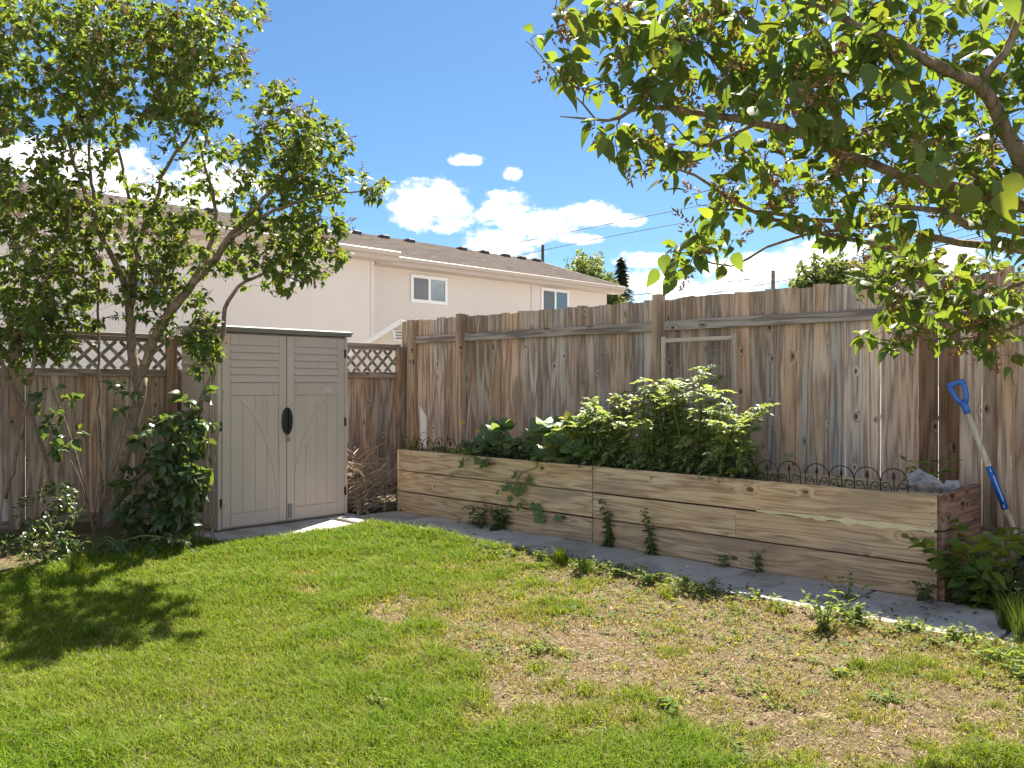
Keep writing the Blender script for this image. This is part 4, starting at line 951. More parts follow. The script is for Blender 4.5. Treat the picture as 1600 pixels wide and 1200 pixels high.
# ------------------------------------------------------------------ lilac on the left
def ellipse_targets(blobs, n):
    """target points in px ellipses: (cx, cy, rx, ry, depth, depth spread, weight)"""
    tot = sum(b[6] * b[2] * b[3] for b in blobs); out = []
    for (cx, cy, rx, ry, Z, dz, wt) in blobs:
        for _ in range(max(1, int(n * wt * rx * ry / tot))):
            a = random.uniform(0, 6.283); q = math.sqrt(random.random())
            out.append(at(cx + rx * q * math.cos(a), cy + ry * q * math.sin(a), Z + random.uniform(-dz, dz)))
    return out
lt = root('lilac_tree', tuple(at(168, 823, 7.6).xy) + (.1,), 'multi-stemmed old lilac growing in front of the lattice fence', 'tree')
def stem(ctrl, jit=.004, k=1.0): return smooth_path([(at(a, b, Z), r_ * k) for (a, b, Z, r_) in ctrl], .07, jit)
LS = {
 'trunk': [(166,836,7.6,.072),(172,790,7.6,.060),(186,735,7.6,.055),(205,675,7.58,.052),(216,625,7.56,.050),(222,590,7.55,.046)],
 'limb': [[(218,612,7.56,.045),(208,560,7.62,.044),(204,515,7.65,.042),(203,482,7.66,.038),(186,425,7.6,.028),(150,352,7.5,.022),(120,270,7.4,.016),(95,170,7.3,.010)],
  [(203,486,7.66,.032),(209,445,7.7,.028),(214,403,7.72,.025),(226,350,7.75,.021),(246,305,7.7,.018),(258,262,7.65,.016),(292,215,7.6,.012),(318,170,7.55,.008),(338,100,7.5,.005)],
  [(220,598,7.55,.044),(235,548,7.5,.042),(255,505,7.45,.040),(283,466,7.4,.038),(312,428,7.35,.034),(345,392,7.3,.028),(372,352,7.25,.023),(410,312,7.2,.018),(450,262,7.15,.013),(478,205,7.1,.008),(490,150,7.1,.004)],
  [(300,443,7.38,.028),(322,400,7.5,.024),(335,350,7.55,.020),(332,300,7.55,.016),(318,240,7.6,.012),(330,190,7.6,.007)],
  [(345,392,7.3,.020),(390,352,7.1,.017),(440,325,7.0,.014),(500,306,6.95,.010),(560,298,6.9,.006),(600,291,6.9,.003)],
  [(207,560,7.62,.026),(206,500,7.7,.026),(205,440,7.8,.024),(205,360,7.9,.020),(200,300,7.9,.016),(180,200,7.9,.011),(190,100,7.9,.006)],
  [(176,800,7.7,.030),(215,745,7.75,.026),(270,715,7.7,.026),(293,690,7.65,.027),(313,635,7.6,.026),(332,582,7.5,.024),(347,520,7.45,.020),(356,470,7.4,.018),(385,440,7.35,.015),(425,425,7.3,.010),(470,440,7.25,.005)],
  [(84,772,7.5,.016),(70,715,7.5,.015),(52,660,7.5,.014),(32,622,7.5,.013),(8,578,7.4,.011),(-30,480,7.3,.008),(-40,380,7.2,.005)],
  [(160,770,7.7,.014),(156,690,7.75,.013),(155,600,7.75,.012),(153,500,7.75,.011),(150,420,7.7,.009),(120,340,7.6,.006)],
  [(150,352,7.5,.018),(146,300,7.5,.016),(140,230,7.5,.012),(150,150,7.5,.008)],
  [(160,455,7.6,.012),(110,420,7.5,.010),(60,380,7.4,.008),(20,330,7.3,.006)],
  [(10,780,7.4,.014),(40,640,7.3,.013),(60,520,7.2,.012),(75,430,7.1,.010),(110,330,7.0,.008),(60,230,7.0,.005)]]}
stems = [stem(LS['trunk'])]; build('trunk', MB().tube([q[0] for q in stems[0]], [q[1] for q in stems[0]], 12), M['bark'], lt, smooth=True)
for c in LS['limb']:
    s_ = stem(c, .006, 1.0); stems.append(s_); build('limb', MB().tube([q[0] for q in s_], [q[1] for q in s_], 8), M['bark'], lt, smooth=True)
blobs = [(70,120,110,110,7.4,.75,1.25),(200,110,110,110,7.5,.8,1.3),(310,110,80,90,7.5,.6,1.15),(200,20,220,60,7.5,.7,.9),(310,230,60,60,7.5,.5,.7),(440,215,65,85,7.2,.45,1.1),(500,250,50,65,7.1,.4,1.0),
         (490,340,60,60,7.1,.4,1.2),(400,290,60,50,7.3,.5,.6),(575,292,30,22,6.95,.2,.9),(420,380,70,50,7.3,.45,1.2),(430,430,60,30,7.3,.35,1.0),(500,400,42,40,7.1,.3,1.1),(300,400,70,70,7.6,.5,1.0),
         (180,400,110,90,7.7,.5,1.1),(60,400,90,110,7.4,.6,1.35),(40,300,70,60,7.3,.6,.9),(200,315,190,40,7.6,.5,.55),(290,500,60,40,7.5,.3,.3),(100,480,100,40,7.6,.4,.6),(30,540,50,50,7.4,.4,.6),(130,240,80,50,7.5,.5,.5),(-80,200,100,200,7.2,.7,.7),(315,530,32,60,7.25,.15,1.3),(60,520,80,50,7.4,.4,.9),(250,480,60,40,7.6,.3,.3)]
tw = MB(); tips = grow(stems, ellipse_targets(blobs, 2700), tw)
grow(stems, ellipse_targets([(60,430,90,140,7.4,.5,1),(200,430,120,110,7.6,.5,1),(350,330,120,120,7.4,.4,1),(330,200,110,90,7.5,.4,.8),(130,250,120,90,7.4,.5,.8)], 260), tw)
o = build('twigs', tw, M['bark'], lt, origin=tuple(WLOC[lt.name]), smooth=True); o['kind'] = 'stuff'
L = Leaves(); dress(tips, L, .064, per=(7, 12)); L.emit(lt, M['lilac'], 300, key='lilac')
seed_panicles([(t[-1], (t[-1] - t[-2]) + Vector((0, 0, .03)), random.uniform(.7, 1.1)) for t in tips if random.random() < .5], lt, M['seed'], .14)

# suckers round the lilac's foot
def bush(name, label, cat, base, targets, material, size, shape, single, stemr=.006, per=(6, 10), group=None, key='b', span=.3, droop=.7):
    b = root(name, base, label, cat, group); B = Vector(base); st = []
    for k in range(5):
        e = targets[random.randrange(len(targets))]; m_ = B.lerp(e, .5) + Vector((0, 0, .08)); st.append(smooth_path([(B + Vector((random.gauss(0, .04), random.gauss(0, .04), -.03)), stemr * 1.5), (m_, stemr), (e, stemr * .4)], .06))
    tw_ = MB()
    for s_ in st: tw_.tube([q[0] for q in s_], [q[1] for q in s_], 5, False)
    tp = grow(st, targets, tw_); o_ = build('stems', tw_, M['stem'] if name != 'lilac_shrub' else M['bark'], b, origin=tuple(base), smooth=True)
    if not o_.data.color_attributes:
        a_ = o_.data.color_attributes.new('tint', 'FLOAT_COLOR', 'POINT'); a_.data.foreach_set('color', np.ones(len(o_.data.vertices) * 4, np.float32))
    LL = Leaves(); dress(tp, LL, size, shape, per, span, droop); LL.emit(b, material, single, key=key); return b, tp
bush('lilac_shrub', 'dark leafy shrub between the lilac trunk and the shed', 'shrub', tuple(at(245, 838, 7.45).xy) + (.08,),
     ellipse_targets([(255,740,55,85,7.35,.25,1.2),(290,660,45,50,7.4,.2,.9),(230,800,50,40,7.3,.2,1.1),(285,800,45,40,7.3,.2,1.1),(200,790,20,30,7.4,.15,.6),(300,720,35,60,7.3,.2,.8),(320,640,20,30,7.3,.1,.5)], 150), M['dark_leaf'], .098, 'heart', 300, key='dk')
bush('lilac_shrub', 'spray of dark leaves in front of the fence left of the trunk', 'shrub', tuple(at(150, 826, 7.5).xy) + (.1,),
     ellipse_targets([(85,640,30,55,7.4,.12,1),(110,690,25,25,7.4,.1,1),(180,625,30,25,7.4,.12,1.2),(165,735,15,20,7.4,.1,.5)], 26), M['dark_leaf'], .095, 'heart', 300, key='dk', per=(5, 8))
bush('lilac_shrub', 'sprig with a few leaves in front of the left shed door', 'shrub', tuple(at(322, 830, 7.4).xy) + (.02,),
     ellipse_targets([(352,612,10,10,7.2,.03,1),(352,780,10,10,7.2,.03,1),(318,520,20,30,7.25,.05,1),(300,545,15,15,7.25,.05,1)], 9), M['dark_leaf'], .085, 'heart', 300, key='dk', per=(4, 6), span=.12)
bush('leafy_weed', 'tall green weed patch at the left foot of the fence', 'plant', tuple(at(85, 880, 6.9).xy) + (.04,),
     ellipse_targets([(80,800,50,50,7.2,.2,1.2),(60,850,60,35,6.9,.2,1.2),(100,860,40,30,6.7,.2,1),(20,860,30,30,6.8,.2,1),(95,775,25,25,7.3,.1,.7)], 170), M['dark_leaf'], .048, 'oval', 200, key='wd', per=(6, 10))
bush('leafy_weed', 'low dark weeds in the shade below the lilac trunk', 'plant', tuple(at(150, 868, 6.95).xy) + (.04,),
     ellipse_targets([(150,860,70,22,6.9,.2,1),(240,850,70,18,6.95,.2,.8),(60,885,60,12,6.6,.15,.8)], 80), M['dark_leaf'], .045, 'oval', 100, key='wd', per=(5, 8))

# ------------------------------------------------------------------ lilac overhanging from the right
rt = root('lilac_tree', (at(1830, 600, 3.25).x, at(1830, 600, 3.25).y, 0), 'lilac with big backlit leaves overhanging from the right', 'tree')
trunkc = [(1830,1160,3.25,.075),(1815,900,3.25,.068),(1790,600,3.22,.062),(1740,420,3.15,.056)]
stems = [stem(trunkc)]; build('trunk', MB().tube([q[0] for q in stems[0]], [q[1] for q in stems[0]], 12), M['bark'], rt, smooth=True)
RL = [[(1740,430,3.15,.045),(1660,350,3.0,.042),(1600,262,2.85,.033),(1572,205,2.8,.030),(1553,165,2.78,.027),(1521,129,2.75,.024),(1447,95,2.75,.019),(1399,66,2.75,.015),(1300,20,2.75,.012),(1180,-40,2.8,.007)],
      [(1533,135,2.76,.018),(1556,100,2.72,.016),(1580,62,2.7,.014),(1600,0,2.65,.010)],
      [(1735,440,3.2,.036),(1650,345,3.05,.030),(1527,301,2.95,.024),(1447,284,2.95,.022),(1367,263,2.95,.021),(1273,217,2.98,.018),(1180,190,3.0,.0165),(1087,177,3.0,.0135),(1007,166,3.0,.011),(970,182,3.0,.008),(927,187,3.02,.006),(875,182,3.03,.0025)],
      [(1176,188,3.0,.012),(1158,160,3.0,.0115),(1132,110,2.98,.010),(1082,66,2.95,.008),(1010,30,2.95,.005)],
      [(930,187,3.02,.0045),(885,135,3.0,.004),(850,92,3.0,.003),(822,64,3.0,.002)],
      [(1178,193,3.0,.008),(1120,222,3.05,.0065),(1090,227,3.05,.005),(1050,195,3.05,.003),(1020,200,3.05,.002)],
      [(1400,390,3.5,.013),(1200,342,3.4,.011),(1125,297,3.3,.008),(1087,275,3.3,.0065),(1037,255,3.3,.004)],
      [(1745,440,3.5,.034),(1600,391,3.6,.022),(1500,379,3.6,.019),(1387,355,3.55,.015),(1260,341,3.5,.011),(1180,329,3.5,.008),(1120,330,3.5,.004)],
      [(1740,430,3.2,.030),(1600,362,3.1,.022),(1512,352,3.1,.019),(1470,330,3.1,.014),(1400,322,3.1,.008)],
      [(1330,358,3.55,.009),(1260,367,3.6,.008),(1197,387,3.6,.0065),(1142,415,3.65,.005),(1090,403,3.65,.004),(1055,395,3.65,.003),(1050,440,3.65,.002)],
      [(1700,430,3.6,.018),(1600,440,3.9,.013),(1510,470,4.05,.010),(1440,480,4.1,.007),(1370,480,4.1,.004)],
      [(1700,440,3.7,.016),(1610,500,3.9,.010),(1530,525,4.0,.007),(1450,530,4.0,.004)]]
for c in RL:
    s_ = stem(c, .003, .82); stems.append(s_); build('limb', MB().tube([q[0] for q in s_], [q[1] for q in s_], 8), M['bark'], rt, smooth=True)
blobs = [(900,110,45,40,2.98,.15,1.0),(1000,120,80,60,3.0,.25,1.0),(1110,120,80,70,3.0,.3,1.1),(950,200,30,30,3.05,.1,.8),(980,230,40,22,3.05,.15,1),(1010,235,50,40,3.1,.2,.9),(1100,250,70,60,3.2,.3,1.1),(1230,110,90,70,3.0,.4,1.3),(1330,140,110,90,3.0,.5,1.4),(1450,170,90,90,3.1,.5,1.3),
         (1560,120,60,90,3.0,.4,1.0),(1250,240,90,50,3.3,.4,1.2),(1380,240,100,50,3.2,.4,1.3),(1520,260,80,50,3.1,.4,1.2),(1110,330,60,40,3.45,.2,1.0),(1200,310,70,40,3.5,.3,1.0),(1320,330,90,45,3.5,.4,1.2),(1450,330,100,45,3.5,.4,1.2),(1570,340,50,50,3.2,.4,1.0),
         (1100,385,60,30,3.65,.12,1.1),(1060,405,35,25,3.65,.1,.9),(1400,420,60,50,4.0,.25,2.4),(1450,470,80,45,4.05,.25,2.3),(1540,450,60,55,3.95,.25,2.2),(1520,525,70,35,4.0,.2,1.6),(1395,520,45,30,4.05,.15,1.3),(1585,570,18,45,3.9,.1,.7),
         (1250,10,400,60,2.9,.4,1.2),(960,40,140,35,2.95,.2,.8),(1660,250,60,250,3.0,.4,.8)]
tw = MB(); tips = grow(stems, ellipse_targets(blobs, 1000), tw)
o = build('twigs', tw, M['bark'], rt, origin=tuple(WLOC[rt.name]), smooth=True); o['kind'] = 'stuff'
L = Leaves(); dress(tips, L, .074, per=(2, 5), span=.24, droop=.9)
for (a, b, Z, sz) in ((1565,300,2.25,.085),(1425,225,2.4,.085),(1480,262,2.4,.085),(1307,185,2.6,.075),(1280,310,2.7,.06),(935,210,2.75,.08),(950,220,2.8,.08),(1590,270,2.3,.08),(1520,290,2.35,.08),(1400,130,2.5,.085),(1355,100,2.6,.085),(1025,420,3.6,.09),(1050,430,3.6,.09),(1040,398,3.6,.085),(1092,395,3.6,.085),(1150,395,3.6,.085),(1240,120,2.7,.085)):
    L.add(at(a, b, Z), Vector((random.gauss(0, .35), random.gauss(0, .35), -1)), sz, 'heart', up=Vector((-FX, -FY, .4)))
L.emit(rt, M['lilac'], 300, key='lilac')
seed_panicles([(t[-1], (t[-1] - t[-2]) + Vector((0, 0, -.02)), random.uniform(.7, 1.1)) for t in tips if random.random() < .4], rt, M['seed'], .11)

# ------------------------------------------------------------------ tomato plants
CLEAF = [compound_leaf(k, 3) for k in range(5)]; SLEAF = [squash_leaf(k) for k in range(4)]
def place_leaf(parent, name, tmpl, key, material, p, d, size, tint=None, roll=None, up=Vector((0, 0, 1))):
    k = random.randrange(len(tmpl)); t = random.randrange(7); v, f = tmpl[k]
    me = leaf_mesh(name, v, f, material, TINTS[t], (key, k, t)); o = bpy.data.objects.new(name, me); col.objects.link(o); o.parent = parent
    o.matrix_local = Matrix.Translation(Vector(p) - WLOC[parent.name]) @ frame(d, up, random.uniform(-.5, .5) if roll is None else roll).to_4x4() @ Matrix.Scale(size, 4); return o
def ones_tint(o_):
    a_ = o_.data.color_attributes.new('tint', 'FLOAT_COLOR', 'POINT'); a_.data.foreach_set('color', np.ones(len(o_.data.vertices) * 4, np.float32))
def tomato(y, top, spread, label, nst=9):
    b = root('tomato_plant', (6.05, y, SOIL), label, 'tomato plant', 'tomato plants in the raised bed'); tw_ = MB()
    for k in range(nst):
        lean = Vector((random.gauss(-.10, .13), random.gauss(0, spread), 0)); h = top * random.uniform(.6, 1.03)
        p0_ = Vector((6.05 + random.gauss(0, .05), y + random.gauss(0, .08), SOIL - .03)); p2 = p0_ + lean + Vector((0, 0, h)); p1_ = p0_ + lean * .35 + Vector((0, 0, h * .6))
        s_ = smooth_path([(p0_, .009), (p1_, .007), (p2, .003)], .07, .006); tw_.tube([q[0] for q in s_], [q[1] for q in s_], 6, False)
        n = len(s_)
        for i in range(2, n):
            for _ in range(2 if i < n - 2 else 4):
                a = random.uniform(0, 6.283); t = i / n; el_ = random.uniform(-.3, .5) + .25 * t
                d = Vector((math.cos(a) - .25, math.sin(a), el_)); q = s_[i][0]
                if q.x + d.x * .2 > 6.63: d.x = -abs(d.x)
                place_leaf(b, 'leaf', CLEAF, 'tom', M['tomato'], q, d, random.uniform(.13, .21) * (1 - .25 * t))
    for k in range(26):                              # lower leaves drooping to the front edge
        q = Vector((random.uniform(5.92, 6.05), y + random.gauss(0, .17), SOIL + random.uniform(.10, .42))); place_leaf(b, 'leaf', CLEAF, 'tom', M['tomato'], q, Vector((-1, random.gauss(0, .7), random.uniform(-.5, .3))), random.uniform(.13, .20))
    o_ = build('stems', tw_, M['stem'], b, origin=(6.05, y, SOIL), smooth=True); ones_tint(o_)
tomato(4.90, .54, .11, 'leftmost tomato plant beside the squash leaves', 13)
tomato(4.58, .74, .14, 'tomato plant left of the wire trellis', 15)
tomato(4.20, .88, .13, 'tomato plant in front of the left half of the wire trellis', 15)
tomato(3.84, 1.0, .12, 'tallest tomato plant in front of the right half of the trellis', 15)
tomato(3.40, .66, .15, 'rightmost tomato plant with bluish leaves beside the bare fence', 14)

# ------------------------------------------------------------------ squash, vine and small bed plants
sq = root('squash_plant', (6.1, 6.0, SOIL), 'squash plant with broad lobed leaves sprawling over the bed edge', 'squash plant')
tw_ = MB()
spots = []
for k in range(64):
    px = random.uniform(748, 912); py = random.uniform(656, 722) + (14 if px < 780 else 0); q = at_x(px, py, random.uniform(5.80, 6.10)); q.z = max(q.z, SOIL + .06); spots.append((q, random.uniform(.18, .29)))
for q, sz in spots:
    b0 = Vector((6.05 + random.gauss(0, .06), 5.75 + random.gauss(0, .35), SOIL - .02)); m_ = b0.lerp(q, .55) + Vector((0, 0, .08))
    s_ = smooth_path([(b0, .007), (m_, .006), (q, .004)], .07); tw_.tube([u[0] for u in s_], [u[1] for u in s_], 6, False)
    d = Vector((random.gauss(-.5, .5), random.gauss(0, .6), random.uniform(-.5, .1))); place_leaf(sq, 'leaf', SLEAF, 'sq', M['squash'], q, d, sz, up=Vector((-.75, -.25, .8)))
vine = [(6.0, 5.75, SOIL + .05), tuple(at_x(835, 715, 5.85)), tuple(at_x(838, 730, 5.78)), tuple(at_x(812, 742, 5.775)), tuple(at_x(808, 775, 5.775)), tuple(at_x(832, 790, 5.775)), tuple(at_x(850, 806, 5.775))]
s_ = smooth_path([(Vector(q), .006 - .0006 * i) for i, q in enumerate(vine)], .04, .002); tw_.tube([u[0] for u in s_], [u[1] for u in s_], 6, False)
for (a, b, sz) in ((790,760,.10),(812,762,.14),(806,740,.09),(828,748,.09),(815,788,.11),(838,790,.11),(845,805,.12),(872,808,.07),(797,778,.06),(722,722,.10),(760,722,.12),(778,768,.05)):
    q = at_x(a, b, 5.755 + random.uniform(-.03, .01)); place_leaf(sq, 'leaf', SLEAF, 'sq', M['squash'], q, Vector((random.gauss(-.3, .2), random.gauss(0, .5), -.8)), sz * 1.12, up=Vector((-1, 0, .5)))
o_ = build('stems', tw_, M['stem'], sq, origin=tuple(WLOC[sq.name]), smooth=True); ones_tint(o_)
for (a, b) in ((722, 664), (748, 677)):
    q = at_x(a, b, 6.05); V = MB(); c0 = q
    for k in range(5):
        an = k * 1.2566; d = Vector((math.cos(an) * .5, math.sin(an) * .8, .7)).normalized(); s2 = Vector((-math.sin(an), math.cos(an), 0)) * .012
        V.add([c0, c0 + d * .03 + s2, c0 + d * .055, c0 + d * .03 - s2], [(0, 1, 2, 3)])
    f_ = build('flower', V, M['flower'], sq); ones_tint(f_)
def herb(name, label, cat, px, py, h, mater, shape, size, n, base=None, xpl=None, key='hb', group=None, spread=.3, tip=False):
    """single upright plant with leaf pairs up its stems"""
    q = base if base is not None else at_ground(px, py); b = root(name, tuple(q), label, cat, group); tw_ = MB(); LL = Leaves()
    for k in range(n):
        e = Vector(q) + Vector((random.gauss(0, spread) * h, random.gauss(0, spread) * h, h * random.uniform(.65, 1.05)))
        s_ = smooth_path([(Vector(q) + Vector((random.gauss(0, .015), random.gauss(0, .015), -.02)), .004), (Vector(q).lerp(e, .5) + Vector((0, 0, h * .08)), .003), (e, .0015)], .035, .002)
        tw_.tube([u[0] for u in s_], [u[1] for u in s_], 5, False); m_ = len(s_)
        for i in range(1, m_):
            a0 = random.uniform(0, 6.28)
            for j in (0, 1):
                a = a0 + j * math.pi; d = Vector((math.cos(a), math.sin(a), random.uniform(-.2, .55))); LL.add(s_[i][0], d, size * random.uniform(.6, 1.15) * (1.1 - .4 * i / m_), shape)
    o2 = build('stems', tw_, M['stem'], b, origin=tuple(q), smooth=True); ones_tint(o2); LL.emit(b, mater, 300, key=key); return b
def inbed(px, py, x): q = at_x(px, py, x); return Vector((x, q.y, SOIL))
herb('young_plant', 'bright young leafy plant behind the grey rock', 'plant', 0, 0, .36, M['weed'], 'lance', .13, 4, base=inbed(1440, 720, 6.45), key='y1')
herb('young_plant', 'feathery green plant at the far left end of the bed', 'plant', 0, 0, .34, M['weed'], 'lance', .09, 5, base=inbed(648, 690, 6.0), key='y1')
herb('young_plant', 'low herb between the white stake and the squash', 'plant', 0, 0, .20, M['weed'], 'lance', .10, 7, base=inbed(700, 712, 5.98), key='y1', spread=.6)
herb('young_plant', 'spiky green herb hanging over the bed edge beside the squash', 'plant', 0, 0, .22, M['weed'], 'lance', .12, 8, base=inbed(745, 715, 5.93), key='y1', spread=.6)
herb('young_plant', 'tiny reddish seedling among the right edging hoops', 'plant', 0, 0, .14, M['weed'], 'oval', .05, 3, base=inbed(1312, 745, 5.98), key='y2')
# weeds at the foot of the bed and along the path
herb('path_weed', 'straggly weed climbing the bed front right of the board seam', 'weed', 0, 0, .42, M['dark_leaf'], 'oval', .060, 7, base=Vector((5.765, at_x(950, 850, 5.76).y, .012)), key='wd', spread=.2)
herb('path_weed', 'second straggly weed climbing the bed front', 'weed', 0, 0, .40, M['dark_leaf'], 'oval', .058, 6, base=Vector((5.765, at_x(1018, 860, 5.76).y, .012)), key='wd', spread=.2)
herb('path_weed', 'small dark weed at the bed foot below the pine knots', 'weed', 0, 0, .17, M['dark_leaf'], 'lance', .06, 6, base=Vector((5.76, at_x(1185, 890, 5.76).y, .012)), key='wl', spread=.3)
herb('path_weed', 'tiny weed at the bed foot right of the slab joint', 'weed', 0, 0, .09, M['dark_leaf'], 'lance', .05, 5, base=Vector((5.76, at_x(1132, 880, 5.76).y, .012)), key='wl', spread=.3)
herb('path_weed', 'grassy tuft at the bed foot below the squash vine', 'weed', 0, 0, .24, M['dark_leaf'], 'lance', .14, 9, base=Vector((5.75, at_x(783, 828, 5.75).y, .012)), key='wl', spread=.35)
herb('path_weed', 'thin grass tuft on the path left of the squash vine', 'weed', 0, 0, .2, M['dark_leaf'], 'lance', .13, 5, base=Vector((5.70, at_x(752, 832, 5.70).y, .012)), key='wl', spread=.25)
herb('path_weed', 'dark weed at the right front corner of the bed', 'weed', 0, 0, .14, M['dark_leaf'], 'oval', .05, 7, base=Vector((5.75, 1.93, .012)), key='wd', spread=.35)
for (a, b, h, sz, n, lab) in ((1288,985,.24,.075,6,'tall bright weed at the lawn edge below the bed'), (1335,975,.13,.07,8,'bushy bright weed right of the tall lawn-edge weed'), (1325,940,.20,.06,4,'dark upright weed standing on the path'),
      (1020,915,.16,.06,8,'bushy weed where lawn meets path near the slab joint'), (960,900,.12,.055,9,'dense low weed at the path edge below the straggly weeds'), (905,893,.10,.05,9,'low weed at the grassy end of the path edge'), (1095,930,.11,.055,7,'small dark weed left of the white dry leaves'),
      (1060,925,.10,.05,8,'low dark weed between two path-edge weeds'), (1510,1010,.10,.075,5,'pale broad-leaved weed at the right path edge'), (1425,990,.09,.06,6,'little yellowish weed on the right path edge'), (1560,1035,.12,.06,9,'bright weed patch in the right lawn corner'), (1590,1060,.12,.06,8,'rightmost bright weed in the lawn corner'),
      (845,880,.11,.045,8,'clover-like weed where tall grass meets the path'), (770,870,.09,.07,5,'round-leaved weed at the path edge on the left'), (805,872,.10,.06,6,'second round-leaved weed at the path edge'), (1215,1105,.16,.05,2,'thin single weed stalk in the dry lawn'), (1395,1100,.09,.05,6,'small green weed in the dry lawn'),
      (845,1020,.07,.055,5,'green weed rosette in the bare soil'), (1310,1058,.06,.05,5,'yellow-green weed rosette in the dry lawn'), (1045,1112,.06,.07,4,'pale broad weed near the bottom of the lawn'), (588,1102,.06,.06,4,'bright weed in the green lawn')):
    herb('lawn_weed', lab, 'weed', a, b, h * (.95 if 'tall' in lab else .7), M['weed'], 'oval', sz * .62, int(n * 1.8), key='lw', group='weeds along the lawn and path', spread=.35 if 'tall' in lab else .9)
herb('broad_leaved_plant', 'big-leaved green plant at the right end of the bed', 'plant', 0, 0, .55, M['weed'], 'oval', .15, 7, base=at_ground(1548, 950), key='bl', spread=.28)
herb('broad_leaved_plant', 'dark low leaves in the right corner under the shovel', 'plant', 0, 0, .30, M['dark_leaf'], 'oval', .11, 8, base=at_ground(1580, 955), key='bd', spread=.5)
herb('broad_leaved_plant', 'dark leaves against the end boards of the bed', 'plant', 0, 0, .34, M['dark_leaf'], 'oval', .10, 7, base=at_ground(1515, 945), key='bd', spread=.4)
def tuft(px, py, h, n, label, group=None, tint=(1, 1, 1)):
    q = at_ground(px, py); V = []; Fq = []; T = []
    for k in range(n):
        a = random.uniform(0, 6.28); d = Vector((math.cos(a), math.sin(a), 0)); b0 = Vector(q) + d * random.uniform(0, .05); hh = h * random.uniform(.5, 1.05); ln = random.uniform(.1, .6) * hh; s2 = Vector((-d.y, d.x, 0)) * .0028
        c1 = b0 + d * ln * .3 + Vector((0, 0, hh * .6)); c2 = b0 + d * ln + Vector((0, 0, hh)); i = len(V)
        V += [b0 - s2, b0 + s2, c1 + s2, c1 - s2, c2 + s2 * .15, c2 - s2 * .15]; Fq += [(i, i + 1, i + 2, i + 3), (i + 3, i + 2, i + 4, i + 5)]
        c_ = np.array([.13, .19, .035]) * random.uniform(.6, 1.3) * np.array(tint); T += [c_] * 6
    o = np_mesh('grass_tuft', np.array([tuple(v) for v in V]), np.array(Fq), M['grass'], None, tuple(q), np.array(T)); tag(o, label, 'grass', group)
tuft(1597, 1008, .30, 60, 'tall grass clump at the right edge beside the path', tint=(.7, .7, .8)); tuft(1575, 985, .22, 120, 'shorter grass clump at the end of the path')
tuft(876, 884, .16, 150, 'long grass tuft hanging over the path edge', tint=(1.1, 1.05, .8)); tuft(915, 897, .12, 90, 'grass tuft beside the weeds at the path edge'); tuft(120, 900, .22, 90, 'long dry grass tuft in front of the left weeds', tint=(1.3, 1.1, .9)); tuft(140, 1000, .11, 70, 'taller grass tuft in the tree shadow')
# ------------------------------------------------------------------ brush pile
pile = MB()
for k in range(430):
    c = Vector((random.uniform(5.36, 5.80), random.uniform(7.50, 8.30), 0)); zt = .66 * math.exp(-((c.x - 5.62) / .34) ** 2) * (0.4 + .6 * min(1, (c.y - 7.4) / .5)); c.z = .03 + random.random() * zt
    a = random.gauss(.4, .8); d = Vector((math.cos(a), math.sin(a) * .5, random.gauss(.12, .32))).normalized() * random.uniform(.12, .42)
    p0 = c - d; p1 = c + d; p0.x = max(5.29, p0.x); p1.x = min(6.3, p1.x); p0.z = max(.01, p0.z); p1.z = max(.01, p1.z)
    for q in (p0, p1):
        q.y = min(max(q.y, 7.45), FA_Y - .06)
    pile.tube([p0, p0.lerp(p1, .5) + Vector((random.gauss(0, .02), random.gauss(0, .02), random.gauss(0, .02))), p1], [random.uniform(.003, .008), random.uniform(.003, .007), .002], 5, False)
tag(build('brush_pile', pile, M['twig'], origin=(5.6, 7.9, 0)), 'heap of dry pruned twigs between the shed and the bed', 'brush pile', kind='stuff')

# ------------------------------------------------------------------ lawn
N = 900000
gxs = rng.uniform(-0.8, PATH_X0 + 0.30, N); gys = rng.uniform(-0.8, 7.75, N)
px, py, Z = project(gxs, gys, np.zeros(N)); b = bare(gxs, gys)
edge = fbm(gxs * 3, gys * 3, 77); lim = PATH_X0 + 0.01 + 0.12 * (edge - .35) + 0.28 * sst(gys, 4.3, 6.5) * (edge + .2)
ok = (Z > 2.3) & (Z < 9.5) & (px > -350) & (px < 1950) & (gxs < lim) & ~((gxs > 3.55) & (gys > 6.93 + .1 * (edge - .5)))
ok &= ~((gys > 7.15 + .3 * (edge - .5)) & (gxs < 3.6)) | (rng.random(N) < .05)
x_, y_ = gxs, gys; dens = (1 - (.93 - .40 * sst(fbm(x_ * 2.2, y_ * 2.2, 19), .48, .66) - .35 * sst(fbm(x_ * 7, y_ * 7, 29), .5, .68)) * sst(b, .15, .85)) * np.clip(4.6 / np.maximum(Z, .1), .35, 1.0)
ok &= rng.random(N) < dens
x, y, b, Z = gxs[ok], gys[ok], b[ok], Z[ok]; n = len(x); z = gz(x, y) - .004
lush = sst(fbm(x * 1.1, y * 1.1, 51), .3, .7); edgel = sst(x, PATH_X0 - .25, PATH_X0 - .02)
h = (0.030 + .030 * lush) * rng.uniform(.45, 1.35, n) * (.55 + .9 * fbm(x * 7, y * 7, 15, 3)) * (1 - .5 * b) + .030 * edgel * rng.random(n) * (y > 3.8)
a = rng.uniform(0, 2 * np.pi, n); ln = h * rng.uniform(.25, 1.3, n); wd = rng.uniform(.0010, .0025, n) * np.clip(Z / 4.0, 1, 1.9)
dx, dy = np.cos(a), np.sin(a); sx, sy = -dy * wd, dx * wd
B0 = np.stack([x, y, z], 1); Sd = np.stack([sx, sy, np.zeros(n)], 1)
